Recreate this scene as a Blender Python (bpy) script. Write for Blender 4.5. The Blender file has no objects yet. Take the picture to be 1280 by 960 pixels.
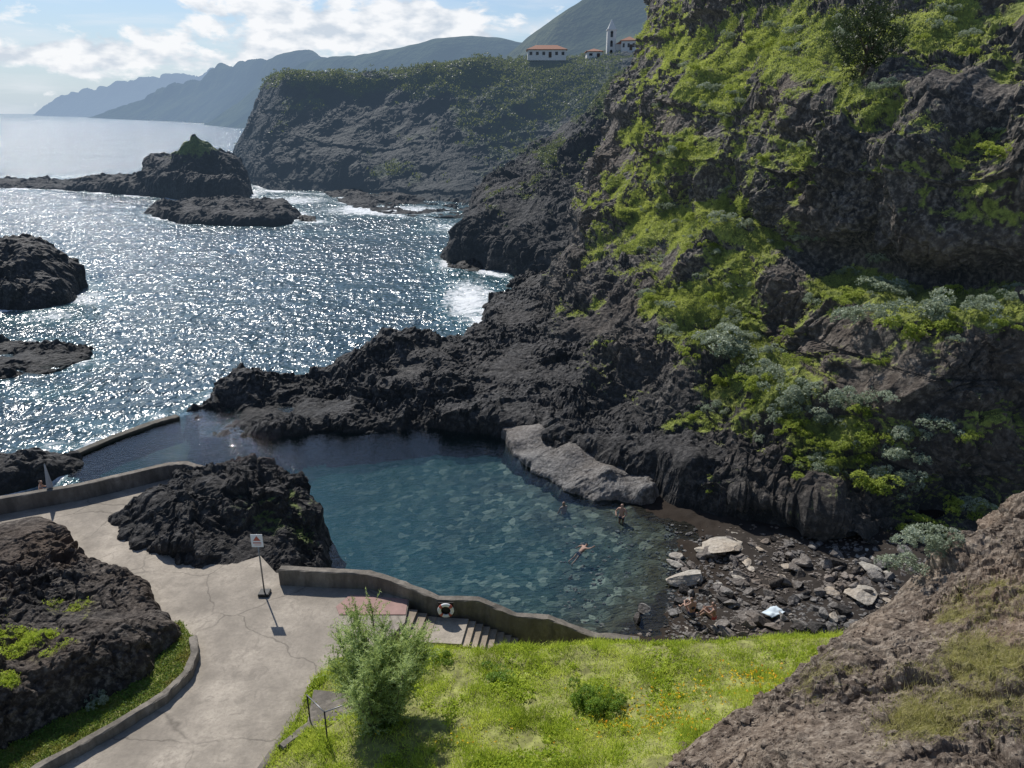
import bpy, bmesh, math, random, time
import numpy as np
from mathutils import Vector, Matrix
T0=time.time()
random.seed(7); rng=np.random.default_rng(7)
sc=bpy.context.scene
TH=math.radians(20.1); FO=924.4; H=20.0
CT,ST=math.cos(TH),math.sin(TH)
def ray(px,py):
    cx=(px-640)/FO; cy=(480-py)/FO
    return np.array([cx,CT+cy*ST,-ST+cy*CT])
def Z(px,py,z):
    d=ray(px,py); return np.array([0,0,H])+d*((z-H)/d[2])
def D(px,py,y):
    d=ray(px,py); return np.array([0,0,H])+d*(y/d[1])
def project(P):
    q=P-np.array([0,0,H]); zc=q[:,1]*CT-q[:,2]*ST; yc=q[:,1]*ST+q[:,2]*CT
    zc=np.maximum(zc,.1)
    return 640+FO*q[:,0]/zc, 480-FO*yc/zc
# ---------------- noise
PERM=rng.permutation(256); GR=rng.normal(size=(256,3)); GR/=np.linalg.norm(GR,axis=1)[:,None]; JT=rng.random((256,3)); RV=rng.random(256)
def perlin(P,seed=0):
    P=P+seed*17.37; i=np.floor(P).astype(np.int64); f=P-i; u=f*f*f*(f*(f*6-15)+10); r=np.zeros(len(P))
    for dx in (0,1):
        for dy in (0,1):
            for dz in (0,1):
                h=PERM[(PERM[(PERM[(i[:,0]+dx)&255]+i[:,1]+dy)&255]+i[:,2]+dz)&255]
                g=GR[h]; d=g[:,0]*(f[:,0]-dx)+g[:,1]*(f[:,1]-dy)+g[:,2]*(f[:,2]-dz)
                r+=d*(u[:,0] if dx else 1-u[:,0])*(u[:,1] if dy else 1-u[:,1])*(u[:,2] if dz else 1-u[:,2])
    return r*1.5
def fbm(P,o=4,seed=0,gain=.5):
    a=1;r=0
    for k in range(o): r=r+a*perlin(P*2**k,seed+k); a*=gain
    return r
def ridged(P,o=3,seed=0,gain=.5):
    a=1;r=0
    for k in range(o): r=r+a*(1-2*np.abs(perlin(P*2**k,seed+k+9))); a*=gain
    return r*.5
def blocks(P,seed=0,crack=.2,tilt=.9):
    """faceted cells: every cell is its own tilted plane"""
    P=P+seed*7.7; i=np.floor(P).astype(np.int64); f=P-i
    b1=np.full(len(P),9.);b2=np.full(len(P),9.); v=np.zeros(len(P))
    for dx in (-1,0,1):
        for dy in (-1,0,1):
            for dz in (-1,0,1):
                h=PERM[(PERM[(PERM[(i[:,0]+dx)&255]+i[:,1]+dy)&255]+i[:,2]+dz)&255]
                j=JT[h]; ox=f[:,0]-j[:,0]-dx; oy=f[:,1]-j[:,1]-dy; oz=f[:,2]-j[:,2]-dz; d=ox*ox+oy*oy+oz*oz; g=GR[h]
                m=d<b1; b2=np.where(m,b1,np.minimum(b2,d)); v=np.where(m,RV[h]-.5+tilt*(g[:,0]*ox+g[:,1]*oy+g[:,2]*oz),v); b1=np.where(m,d,b1)
    e=np.clip((np.sqrt(b2)-np.sqrt(b1))*12,0,1)
    return v*(.3+.7*e)-(1-e)*crack
def rockdisp(P,s=1.,gully=0.,strat=0.,rug=1.):
    Q=P+np.stack([fbm(P/(3*s),2,31),fbm(P/(3*s),2,37),fbm(P/(3*s),2,43)],1)*.55*s
    md=np.clip(.8+fbm(P/(6*s),2,61)*1.1,.15,1.6)*rug
    r=s*(1.0*fbm(P/(8*s),3,1)+.6*(ridged(Q/(3.4*s),4,4,.5)-.45)*md+.6*blocks(Q*np.array([1,1,.6])/(2.1*s),2,.2)*md)
    r=r+s*(.28*blocks(Q*np.array([1,1,.7])/(.75*s),5,.15)+.15*blocks(Q/(.33*s),8,.1)+.12*ridged(P/(.5*s),2,12))*md
    if gully:
        e1=(P[:,0]*.55+P[:,2]*.75+P[:,1]*-.2); e2=(P[:,0]*.75-P[:,2]*.45-P[:,1]*.35)
        G=np.stack([e1/(26.*s),e2/(7.*s),P[:,1]/(30*s)],1)+fbm(P/(9*s),2,71)[:,None]*.25
        r=r+gully*(ridged(G,3,21)-.35)
    if strat:
        r=r+strat*np.sign(perlin(np.stack([P[:,0]/80,P[:,1]/80,P[:,2]/(2.6*s)+.15*fbm(P/(12*s),2,8)],1),6))*np.abs(perlin(np.stack([P[:,0]/60,P[:,1]/60,P[:,2]/(2.6*s)],1),6))**.5
    return r
# ---------------- mesh helpers
def mesh(name,V,Fc,smooth=False,attrs=None):
    V=np.asarray(V,float); Fc=np.asarray(Fc,int); me=bpy.data.meshes.new(name)
    me.vertices.add(len(V)); me.vertices.foreach_set('co',V.ravel())
    n,k=Fc.shape; me.loops.add(n*k); me.loops.foreach_set('vertex_index',Fc.ravel().astype(np.int32))
    me.polygons.add(n); me.polygons.foreach_set('loop_start',(np.arange(n)*k).astype(np.int32))
    me.update(calc_edges=True); me.validate()
    me.polygons.foreach_set('use_smooth',np.full(len(me.polygons),smooth,dtype=bool))
    for a,v in (attrs or {}).items():
        at=me.attributes.new(a,'FLOAT','POINT'); at.data.foreach_set('value',np.asarray(v,np.float32))
    return me
def obj(name,me,mats=None,label=None,cat=None,kind=None,group=None,parent=None,loc=None):
    o=bpy.data.objects.new(name,me); sc.collection.objects.link(o)
    if mats is not None and me is not None:
        for m in (mats if isinstance(mats,(list,tuple)) else [mats]): 
            if m.name not in [x.name for x in me.materials if x]: me.materials.append(m)
    if label:o['label']=label
    if cat:o['category']=cat
    if kind:o['kind']=kind
    if group:o['group']=group
    if parent:o.parent=parent
    if loc is not None:o.location=loc
    return o
def gridfaces(R,C,keep=None):
    i=np.arange(R*C).reshape(R,C); f=np.stack([i[:-1,:-1],i[:-1,1:],i[1:,1:],i[1:,:-1]],-1).reshape(-1,4)
    if keep is not None: f=f[keep[f].all(1)]
    return f
def compact(V,Fc,A=None):
    u,inv=np.unique(Fc.ravel(),return_inverse=True)
    return V[u],inv.reshape(Fc.shape),u
def cr(P,n):
    k=P.shape[0]; t=np.linspace(0,k-1,n); i=np.clip(np.floor(t).astype(int),0,k-2); f=(t-i).reshape((-1,)+(1,)*(P.ndim-1))
    p1=P[i];p2=P[i+1]; p0=np.where((i>0).reshape(f.shape),P[np.maximum(i-1,0)],2*p1-p2); p3=np.where((i<k-2).reshape(f.shape),P[np.minimum(i+2,k-1)],2*p2-p1)
    a=.38
    m1=a*(p2-p0); m2=a*(p3-p1)
    return (2*f**3-3*f**2+1)*p1+(f**3-2*f**2+f)*m1+(-2*f**3+3*f**2)*p2+(f**3-f**2)*m2
def loft(rows,R,C):
    P=np.array([[np.array(p) for p in r] for r in rows]); P=cr(P,R); P=cr(P.transpose(1,0,2),C).transpose(1,0,2); return P
def gnormal(P):
    du=np.gradient(P,axis=1); dv=np.gradient(P,axis=0); n=np.cross(du,dv); n/=np.linalg.norm(n,axis=2)[...,None]+1e-9; return n
def segdist(X,Y,poly,closed=True):
    d=np.full(X.shape,1e9); n=len(poly)
    for a in range(n if closed else n-1):
        x1,y1=poly[a][:2]; x2,y2=poly[(a+1)%n][:2]; dx,dy=x2-x1,y2-y1; t=np.clip(((X-x1)*dx+(Y-y1)*dy)/(dx*dx+dy*dy+1e-12),0,1)
        d=np.minimum(d,np.hypot(X-x1-t*dx,Y-y1-t*dy))
    return d
def inside(X,Y,poly):
    r=np.zeros(X.shape,bool); n=len(poly)
    for a in range(n):
        x1,y1=poly[a][:2]; x2,y2=poly[(a+1)%n][:2]
        if y1==y2: continue
        r^=((y1>Y)!=(y2>Y))&(X<(x2-x1)*(Y-y1)/(y2-y1)+x1)
    return r
def sdf(X,Y,poly):
    d=segdist(X,Y,poly); return np.where(inside(X,Y,poly),d,-d)
# ---------------- materials
class M:
    def __init__(s,name):
        s.m=bpy.data.materials.new(name); s.m.use_nodes=True; s.nt=s.m.node_tree; s.nt.nodes.clear(); s.m.cycles.emission_sampling='NONE'
    def n(s,t,ins=None,**pr):
        x=s.nt.nodes.new('ShaderNode'+t)
        for k,v in pr.items(): setattr(x,k,v)
        for k,v in (ins or {}).items():
            if isinstance(v,bpy.types.NodeSocket): s.nt.links.new(v,x.inputs[k])
            else: x.inputs[k].default_value=v
        return x
    def math(s,op,a,b=0.,c=None,clamp=False):
        ins={0:a,1:b}
        if c is not None: ins[2]=c
        return s.n('Math',ins,operation=op,use_clamp=clamp).outputs[0]
    def mix(s,f,a,b,bt='MIX'):
        x=s.n('Mix',None,data_type='RGBA',blend_type=bt)
        for k,v in ((0,f),(6,a),(7,b)):
            if isinstance(v,bpy.types.NodeSocket): s.nt.links.new(v,x.inputs[k])
            else: x.inputs[k].default_value=v if k==0 else (*v[:3],1)
        return x.outputs[2]
    def ramp(s,f,stops):
        x=s.n('ValToRGB',{0:f}); e=x.color_ramp.elements
        while len(e)<len(stops): e.new(.5)
        for a,(p,c) in zip(e,stops): a.position=p; a.color=(*c[:3],1) if len(c)>=3 else (c[0],c[0],c[0],1)
        return x.outputs[0]
    def pos(s): return s.n('NewGeometry').outputs['Position']
    def noise(s,sc_,det=6,rough=.6,vec=None,dist=0.): return s.n('TexNoise',{'Vector':vec or s.pos(),'Scale':sc_,'Detail':det,'Roughness':rough,'Distortion':dist}).outputs[0]
    def vor(s,sc_,feat='F1',vec=None,out=0): return s.n('TexVoronoi',{'Vector':vec or s.pos(),'Scale':sc_},feature=feat).outputs[out]
    def attr(s,a): return s.n('Attribute',None,attribute_name=a).outputs['Fac']
    def bump(s,h,dist,st=1.): return s.n('Bump',{'Height':h,'Distance':dist,'Strength':st}).outputs[0]
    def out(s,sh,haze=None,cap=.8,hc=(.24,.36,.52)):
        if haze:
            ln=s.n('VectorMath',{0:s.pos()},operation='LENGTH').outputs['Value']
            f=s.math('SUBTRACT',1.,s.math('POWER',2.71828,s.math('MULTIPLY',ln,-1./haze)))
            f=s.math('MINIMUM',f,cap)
            em=s.n('Emission',{0:(*hc,1),1:1.}).outputs[0]  # aerial haze painted in as emission, growing with distance from the origin
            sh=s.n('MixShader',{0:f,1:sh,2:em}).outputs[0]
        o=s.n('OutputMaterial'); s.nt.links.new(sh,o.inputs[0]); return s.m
def plain(name,col,rough=.7,spec=.3,var=.15,sc_=4.,bump=0.,metal=0.):
    m=M(name); nz=m.noise(sc_,5,.6,m.n('TexCoord').outputs['Object'])
    c=m.mix(m.math('MULTIPLY',nz,var*2.),col,[x*.45 for x in col])
    ins={'Base Color':c,'Roughness':rough,'Specular IOR Level':spec,'Metallic':metal}
    if bump: ins['Normal']=m.bump(nz,bump)
    return m.out(m.n('BsdfPrincipled',ins).outputs[0])
def rockmat(name,c1,c2,c3,s=1.,haze=1400,green=((.05,.08,.015),(.16,.2,.04)),bd=.12,cap=.8,rough=.75,wet=False,tan=.45,low=None):
    m=M(name); P=m.pos()
    n1=m.noise(.35*s,6,.65,P); n2=m.noise(2.8*s,9,.72,P,.3); v=m.vor(3.*s,'F1',P); n3=m.noise(.09*s,3,.5,P)
    c=m.mix(m.ramp(n1,[(.38,(0,)),(.66,(1,))]),c1,c2)
    c=m.mix(m.ramp(n2,[(.48,(0,)),(.74,(1,))]),c,c3)
    c=m.mix(m.ramp(n2,[(.28,(.85,)),(.46,(0,))]),c,[x*.3 for x in c1])
    c=m.mix(m.math('MULTIPLY',m.ramp(n3,[(.45,(0,)),(.65,(1,))]),tan),c,[c2[0]*1.3,c2[1],c2[2]*.75])
    if low:
        zz=m.n('SeparateXYZ',{0:P}).outputs[2]; lf=m.n('MapRange',{0:m.math('ADD',zz,m.math('MULTIPLY',m.math('SUBTRACT',n1,.5),9.)),1:low[0],2:low[1],3:.8,4:0.}).outputs[0]
        c=m.mix(lf,c,m.mix(m.ramp(n2,[(.48,(0,)),(.76,(1,))]),(.018,.017,.016),(.13,.12,.11)))
    va=m.attr('veg'); vm=m.ramp(m.math('ADD',va,m.math('MULTIPLY',m.math('SUBTRACT',n2,.5),.9)),[(.42,(0,)),(.6,(1,))])
    g=m.mix(m.ramp(n2,[(.35,(0,)),(.65,(1,))]),green[0],green[1])
    c=m.mix(vm,c,g); spec=.25
    if wet:
        z=m.n('SeparateXYZ',{0:P}).outputs[2]; w=m.n('MapRange',{0:z,1:.1,2:wet*1.,3:.7,4:0.}).outputs[0]
        c=m.mix(w,c,[x*.4 for x in c1])
        uw=m.n('MapRange',{0:z,1:.12,2:-.4,3:0.,4:1.}).outputs[0]
        c=m.mix(uw,c,(.004,.022,.02)); spec=m.math('MULTIPLY',m.math('SUBTRACT',1.,uw),.25)  # under water: absorbed light painted into the rock colour as dark teal
    h=m.math('ADD',m.math('MULTIPLY',n2,1.),m.math('MULTIPLY',v,-.6))
    h=m.math('ADD',h,m.math('MULTIPLY',m.noise(11*s,5,.75,P),.4))
    b=m.n('BsdfPrincipled',{'Base Color':c,'Roughness':rough,'Specular IOR Level':spec,'Normal':m.bump(h,bd*1.6)}).outputs[0]
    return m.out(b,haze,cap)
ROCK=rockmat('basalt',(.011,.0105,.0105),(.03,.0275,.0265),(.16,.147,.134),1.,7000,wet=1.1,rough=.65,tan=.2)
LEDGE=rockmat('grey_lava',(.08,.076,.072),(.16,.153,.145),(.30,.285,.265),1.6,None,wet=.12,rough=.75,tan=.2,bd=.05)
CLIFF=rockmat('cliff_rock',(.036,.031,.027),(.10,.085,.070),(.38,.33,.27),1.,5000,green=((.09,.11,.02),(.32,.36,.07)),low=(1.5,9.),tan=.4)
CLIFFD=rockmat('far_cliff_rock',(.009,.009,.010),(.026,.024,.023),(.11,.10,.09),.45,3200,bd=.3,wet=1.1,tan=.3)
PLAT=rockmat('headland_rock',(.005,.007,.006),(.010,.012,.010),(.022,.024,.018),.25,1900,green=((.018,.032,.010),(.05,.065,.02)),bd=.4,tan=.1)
DIRT=rockmat('brown_scoria',(.12,.09,.068),(.26,.205,.155),(.52,.44,.35),1.8,None,green=((.11,.11,.035),(.32,.28,.11)),bd=.08,tan=.3)
NEARROCK=rockmat('near_basalt',(.024,.021,.019),(.075,.062,.051),(.28,.24,.2),1.6,None,green=((.09,.09,.025),(.24,.22,.07)),bd=.08,tan=.7)
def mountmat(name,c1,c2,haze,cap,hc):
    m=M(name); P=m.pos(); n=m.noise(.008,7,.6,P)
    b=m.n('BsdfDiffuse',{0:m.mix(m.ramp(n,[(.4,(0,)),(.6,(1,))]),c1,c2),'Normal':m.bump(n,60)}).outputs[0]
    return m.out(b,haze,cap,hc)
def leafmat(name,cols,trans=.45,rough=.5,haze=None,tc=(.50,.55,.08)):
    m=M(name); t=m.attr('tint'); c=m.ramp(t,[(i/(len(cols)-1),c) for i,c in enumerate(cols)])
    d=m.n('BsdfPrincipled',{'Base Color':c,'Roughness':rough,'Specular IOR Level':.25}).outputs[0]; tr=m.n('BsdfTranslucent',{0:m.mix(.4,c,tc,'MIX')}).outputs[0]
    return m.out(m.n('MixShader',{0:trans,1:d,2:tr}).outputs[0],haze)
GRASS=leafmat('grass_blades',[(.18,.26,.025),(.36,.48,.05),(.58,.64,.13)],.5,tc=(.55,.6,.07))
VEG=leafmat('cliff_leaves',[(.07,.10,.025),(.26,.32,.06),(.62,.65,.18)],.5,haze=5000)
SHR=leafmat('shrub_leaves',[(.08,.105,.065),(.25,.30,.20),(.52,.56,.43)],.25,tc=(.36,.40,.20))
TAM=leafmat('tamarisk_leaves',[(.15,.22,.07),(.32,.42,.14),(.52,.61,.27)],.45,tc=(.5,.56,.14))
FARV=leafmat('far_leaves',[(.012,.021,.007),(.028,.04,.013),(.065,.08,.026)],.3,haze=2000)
SUCC=leafmat('succulent_leaves',[(.06,.12,.03),(.15,.24,.04),(.26,.14,.05)],.3)
BUSH=leafmat('bush_leaves',[(.04,.09,.015),(.12,.23,.03),(.26,.40,.06)],.4)
BARK=plain('bark',(.12,.09,.07),.9,var=.3,sc_=12,bump=.02)
def concrete(name,col,cracks=True,wet=False):
    m=M(name); P=m.pos(); n=m.noise(.7,8,.7,P); n2=m.noise(9,6,.7,P); n3=m.noise(.25,5,.6,P); vo=m.vor(.22,'DISTANCE_TO_EDGE',m.n('VectorMath',{0:P,1:m.n('VectorMath',{0:m.n('TexNoise',{'Vector':P,'Scale':.9,'Detail':4.}).outputs[1],1:(1.1,1.1,0)},operation='MULTIPLY').outputs[0]},operation='ADD').outputs[0])
    c=m.mix(m.ramp(n,[(.3,(0,)),(.7,(1,))]),[x*.5 for x in col],[x*1.15 for x in col])
    c=m.mix(m.ramp(n2,[(.45,(0,)),(.75,(.65,))]),c,[x*.5 for x in col])
    c=m.mix(m.ramp(n3,[(.46,(0,)),(.6,(.55,))]),c,[x*.42 for x in col])
    c=m.mix(m.ramp(m.noise(1.7,6,.7,P,1.),[(.54,(0,)),(.6,(.5,))]),c,[x*.5 for x in col])
    ck=m.math('MULTIPLY',m.ramp(vo,[(0.,(.7,)),(.011,(0,))]),m.ramp(n3,[(.42,(0.25,)),(.55,(1,))])) if cracks else 0.
    c=m.mix(ck,c,[x*.25 for x in col]); spec=.25
    if wet:
        stn=m.noise(2.2,6,.7,m.n('VectorMath',{0:P,1:(1.,1.,.25)},operation='MULTIPLY').outputs[0]); c=m.mix(m.ramp(stn,[(.42,(0,)),(.62,(.75,))]),c,[x*.3 for x in col])
        z=m.n('SeparateXYZ',{0:P}).outputs[2]; c=m.mix(m.n('MapRange',{0:z,1:.6,2:.15,3:0.,4:.8}).outputs[0],c,(.03,.03,.022)); uw=m.n('MapRange',{0:z,1:.1,2:-.1,3:0.,4:1.}).outputs[0]; c=m.mix(uw,c,(.004,.022,.024)); spec=m.math('MULTIPLY',m.math('SUBTRACT',1.,uw),.25)  # algae-dark waterline; below it, the water's light absorption painted as dark teal
    return m.out(m.n('BsdfPrincipled',{'Base Color':c,'Roughness':.85,'Specular IOR Level':spec,'Normal':m.bump(n2,.02)}).outputs[0])
CONC=concrete('concrete',(.42,.365,.295)); WALLC=concrete('wall_concrete',(.29,.255,.21),False,True)
REDC=plain('red_paint',(.40,.25,.215),.8,var=.45,sc_=3,bump=.01)
# ---------------- scatter helpers
def leaves(P,N,n,r,size,asp=.45,up=.3,tb=None,hs=.6):
    K=len(P); Pc=np.repeat(P,n,0); Nc=np.repeat(N,n,0); k=K*n
    r_=np.repeat(np.broadcast_to(r,(K,)),n)[:,None]; s_=np.repeat(np.broadcast_to(size,(K,)),n)[:,None]*rng.uniform(.6,1.4,(k,1))
    off=rng.normal(size=(k,3)); off/=np.linalg.norm(off,axis=1)[:,None]; off*=rng.random((k,1))**.4
    C=Pc+off*r_*np.array([1,1,hs])+Nc*r_*.35
    a=off+rng.normal(size=(k,3))*.7+np.array([0,0,up]); a/=np.linalg.norm(a,axis=1)[:,None]
    b=np.cross(a,rng.normal(size=(k,3))); b/=np.linalg.norm(b,axis=1)[:,None]+1e-9
    V=np.stack([C-a*s_*.5,C+b*s_*asp*.5,C+a*s_*.5,C-b*s_*asp*.5],1).reshape(-1,3)
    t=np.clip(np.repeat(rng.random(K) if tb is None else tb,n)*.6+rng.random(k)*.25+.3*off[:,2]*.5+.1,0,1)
    return V,np.arange(k*4).reshape(-1,4),np.repeat(t,4)
def blades(P,h,w,lean=.35,tb=None):
    k=len(P); h=np.broadcast_to(h,(k,))[:,None]*rng.uniform(.5,1.4,(k,1)); an=rng.uniform(0,6.283,k); sx=np.stack([np.cos(an),np.sin(an),np.zeros(k)],1)*w*.5
    tip=P+np.concatenate([rng.normal(size=(k,2))*lean,np.ones((k,1))],1)*h
    V=np.stack([P-sx,P+sx,tip],1).reshape(-1,3); t=rng.random(k) if tb is None else np.clip(tb+rng.normal(size=k)*.15,0,1)
    return V,np.arange(k*3).reshape(-1,3),np.repeat(t,3)
def pick(P,N,w,n):
    w=w/w.sum(); i=rng.choice(len(P),n,p=w); return P[i]+rng.normal(size=(n,3))*.05,N[i]
def blob(px,py,L):
    r=np.zeros(len(px))
    for (x,y,rx,ry,s) in L: r=np.maximum(r,s*np.exp(-(((px-x)/rx)**2+((py-y)/ry)**2)))
    return r
# ---------------- terrain builders
COAST=[]
def terrain(name,rows,R,C,mat,s,label,cat='cliff',amp=1.,bl=None,flip=False,vegbase=0.,nzw=.45,gully=0.,strat=0.,nna=.4):
    P=loft(rows,R,C); N=gnormal(P)
    if flip: N=-N
    V=P.reshape(-1,3); n=N.reshape(-1,3); d=rockdisp(V,s,gully,strat)*amp
    V=V+n*d[:,None]; n2=gnormal(V.reshape(P.shape)).reshape(-1,3)
    if flip:n2=-n2
    px,py=project(V); veg=np.zeros(len(V))
    nn=fbm(V/(2.6*s),4,50,.6)
    if bl is not None: veg=blob(px,py,bl)*1.0+nn*nna+(n2[:,2]-.35)*nzw+vegbase
    F_=gridfaces(R,C)
    if flip: F_=F_[:,::-1]
    me=mesh(name,V,F_,False,{'veg':np.clip(veg,0,1)})
    o=obj(name,me,mat,label,cat,'structure')
    return V,n2,veg,px,py
def mound(name,outline,guides,mat,label,step=.2,w=1.,s=.5,base=0.,amp=1.,bl=None,kind='structure',cat='rock',margin=1.,coast=True,vegbase=0,drop=2.2,edge=.6,dz=0.):
    ol=[(p[0],p[1]) for p in outline]; 
    if coast: COAST.append((ol,True))
    G=np.array(guides); xs=[p[0] for p in ol]; ys=[p[1] for p in ol]
    X,Y=np.meshgrid(np.arange(min(xs)-margin-step,max(xs)+margin+step,step),np.arange(min(ys)-margin-step,max(ys)+margin+step,step))
    d=sdf(X,Y,ol)+edge*s*fbm(np.stack([X.ravel()/(2.5*s),Y.ravel()/(2.5*s),X.ravel()*0],1),4,3).reshape(X.shape)
    W=0;A=0
    for g in G:
        ww=1/((X-g[0])**2+(Y-g[1])**2+.15)**1.5; W=W+ww; A=A+ww*(g[2]+dz)
    zi=A/W; bz=base
    prof=np.where(d>0,1-np.exp(-np.maximum(d,0)/w),0)
    zz=bz+(zi-bz)*prof+np.where(d<0,d*drop,0)
    P=np.stack([X,Y,zz],-1); n=gnormal(P); V=P.reshape(-1,3); n=n.reshape(-1,3)
    V=V+n*(rockdisp(V,s)*amp*(0.3+.7*np.clip(prof.ravel()*1.5,0,1)))[:,None]
    n2=gnormal(V.reshape(P.shape)).reshape(-1,3); px,py=project(V); veg=np.zeros(len(V))
    if bl is not None: veg=blob(px,py,bl)+fbm(V/1.5,3,50)*.3+(n2[:,2]-.5)*.3+vegbase
    F_=gridfaces(X.shape[0],X.shape[1],(d.ravel()>-margin))
    Vc,Fc,u=compact(V,F_)
    obj(name,mesh(name,Vc,Fc,False,{'veg':np.clip(veg[u],0,1)}),mat,label,cat,kind)
    return V[u],n2[u],veg[u]
# ================= RIGHT CLIFF
L3,L4,L5=Z(868,606,1.5),Z(942,622,1.6),Z(1018,638,1.7)
bk=np.array([.3,2.0,-.5]); fl=np.array([.4,2.4,-2.1])
rows=[
[D(720,640,43),D(790,640,38.5),L3+fl,L4+fl,L5+fl,Z(1090,700,.0),Z(1200,690,.5),Z(1400,690,2)],
[D(720,610,45),D(795,610,40),L3+bk,L4+bk,L5+bk,D(1095,665,32),D(1200,650,32.3),D(1400,640,31)],
[D(720,585,46),D(800,590,41),L3,L4,L5,D(1100,645,32.3),D(1200,620,32.5),D(1400,600,31.3)],
[D(717,545,49),D(800,550,43),D(870,560,38.2),D(942,585,35.7),D(1025,608,34.),D(1105,620,32.8),D(1200,580,32.8),D(1400,560,31.8)],
[D(715,520,51),D(800,520,45.5),D(870,510,41.5),D(940,555,37.3),D(1030,588,34.8),D(1110,595,33.5),D(1200,545,33),D(1400,520,32)],
[D(705,450,58),D(800,450,50.5),D(860,445,47.5),D(930,470,43),D(1010,505,38.5),D(1090,530,36),D(1190,490,34.4),D(1400,440,33.4)],
[D(700,400,66),D(795,375,58),D(850,370,55),D(900,390,50),D(985,440,44),D(1080,450,38.5),D(1180,430,35.2),D(1400,390,33.8)],
[D(700,350,76),D(790,335,67),D(855,325,59),D(905,310,54),D(980,350,46.5),D(1060,378,41.),D(1180,405,36.2),D(1400,370,34.2)],
[D(705,305,86),D(790,280,79),D(850,262,70),D(905,262,60),D(985,305,51.5),D(1080,330,46.5),D(1180,355,42.5),D(1400,335,38.5)],
[D(722,250,92),D(795,225,82),D(855,225,68),D(920,235,58),D(1000,265,49.2),D(1080,295,44),D(1180,310,40.),D(1400,300,36)],
[D(745,190,100),D(808,165,88),D(870,150,70),D(940,150,60),D(1010,165,52),D(1090,180,46.5),D(1180,190,42),D(1400,180,38)],
[D(775,125,108),D(830,100,92),D(890,80,77),D(950,80,67),D(1020,85,58),D(1100,85,53),D(1190,90,48),D(1400,90,43)],
[D(803,66,118),D(852,18,100),D(900,0,86),D(960,-10,77),D(1030,-15,68),D(1110,-20,62),D(1200,-20,57),D(1400,-20,52)],
[D(818,8,130),D(866,-60,115),D(910,-90,105),D(970,-100,96),D(1050,-110,90),D(1130,-120,85),D(1220,-120,80),D(1420,-120,75)],
[D(825,-60,145),D(866,-130,135),D(910,-160,130),D(970,-180,125),D(1050,-190,120),D(1130,-200,115),D(1220,-200,110),D(1420,-200,105)]]
rows=[[r[0]+np.array([4,24,-4])]+r for r in rows]
BLF=[(820,275,66,48,1.15),(795,170,22,22,.9),(905,262,50,28,1.05),(850,190,44,32,1.),(890,110,60,60,.88),(1000,50,140,60,.95),(1180,30,150,55,.86),(1010,190,80,42,.74),(1150,195,110,30,.74),(1250,230,60,50,.6),(1070,130,90,40,.6),
(870,380,55,38,1.15),(925,425,60,52,1.15),(975,490,62,52,1.15),(1050,550,80,45,1.15),(1060,360,50,28,1.05),(1120,375,65,30,1.15),(1220,385,95,25,1.25),(975,300,70,26,1.05),(1200,620,60,30,.7),(860,60,60,60,.85),(940,210,60,40,.78),(820,215,30,30,.75),(1180,460,60,40,.45),(1240,520,60,40,.4),(900,330,60,30,.7)]
FV=terrain('right_cliff',rows,720,700,CLIFF,1.2,'tall volcanic cliff with green ledges above the pool',amp=.9,bl=BLF,vegbase=-.05,gully=2.8,nna=.62,strat=.9)
print('cliff',time.time()-T0)
# ================= MID CLIFF
rows=[
[Z(592,300,-1),Z(556,326,-1),Z(600,341,-1),Z(650,358,-1),Z(730,380,-1),Z(800,400,0)],
[D(592,285,122),D(582,300,108),D(612,300,104),D(670,310,96),D(740,325,90),D(800,335,80)],
[D(600,252,134),D(606,250,122),D(640,242,118),D(690,250,110),D(750,260,100),D(800,270,92)],
[D(625,222,155),D(640,212,143),D(670,200,137),D(710,194,128),D(760,190,118),D(815,190,108)],
[D(652,198,178),D(682,184,168),D(722,167,160),D(745,152,150),D(778,130,140),D(825,110,130)],
[D(705,172,200),D(735,142,190),D(757,118,178),D(776,98,163),D(800,78,152),D(845,35,145)],
[D(730,160,215),D(763,124,205),D(783,106,190),D(800,90,175),D(820,70,165),D(865,15,165)]]
BLM=[(790,170,40,30,.9),(765,125,40,25,.85),(700,190,40,18,.6),(640,240,30,15,.3),(780,240,30,20,.6),(770,100,30,20,.8),(690,220,30,20,.3)]
MV=terrain('dark_cliff',rows,380,380,CLIFFD,1.9,'dark basalt cliff dropping steeply into the sea',amp=.8,bl=BLM,vegbase=-.1,gully=3.)
COAST.append(([tuple(Z(*q,0)[:2]) for q in ((592,300),(558,326),(600,338),(650,352))],False))
# ================= PLATEAU HEADLAND
rows=[
[Z(282,212,-1),Z(286,218,-1),Z(335,240,-1),Z(420,244,-1),Z(500,250,-1),Z(560,260,-1),Z(620,255,-1),Z(720,250,-1),Z(830,250,-1)],
[D(291,200,285),D(296,198,262),D(338,205,225),D(420,205,215),D(500,208,210),D(570,212,205),D(640,210,208),D(720,205,210),D(830,200,212)],
[D(303,172,295),D(308,170,268),D(346,165,238),D(420,160,232),D(500,160,230),D(575,160,227),D(650,155,230),D(720,150,230),D(840,145,228)],
[D(318,143,300),D(322,140,275),D(354,122,247),D(420,115,244),D(500,112,244),D(580,104,244),D(660,104,248),D(740,100,246),D(850,95,240)],
[D(336,112,305),D(338,106,285),D(360,97,252),D(420,96,250),D(500,91,250),D(590,78,253),D(645,87,258),D(750,80,258),D(870,70,255)],
[D(356,100,330),D(358,98,310),D(378,99,275),D(430,99,280),D(510,95,280),D(595,80,275),D(680,77,276),D(780,68,285),D(890,55,285)],
[D(400,110,500),D(400,110,450),D(420,110,420),D(480,110,420),D(560,108,420),D(640,90,380),D(700,76,330),D(810,56,330),D(930,45,330)]]
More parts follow.
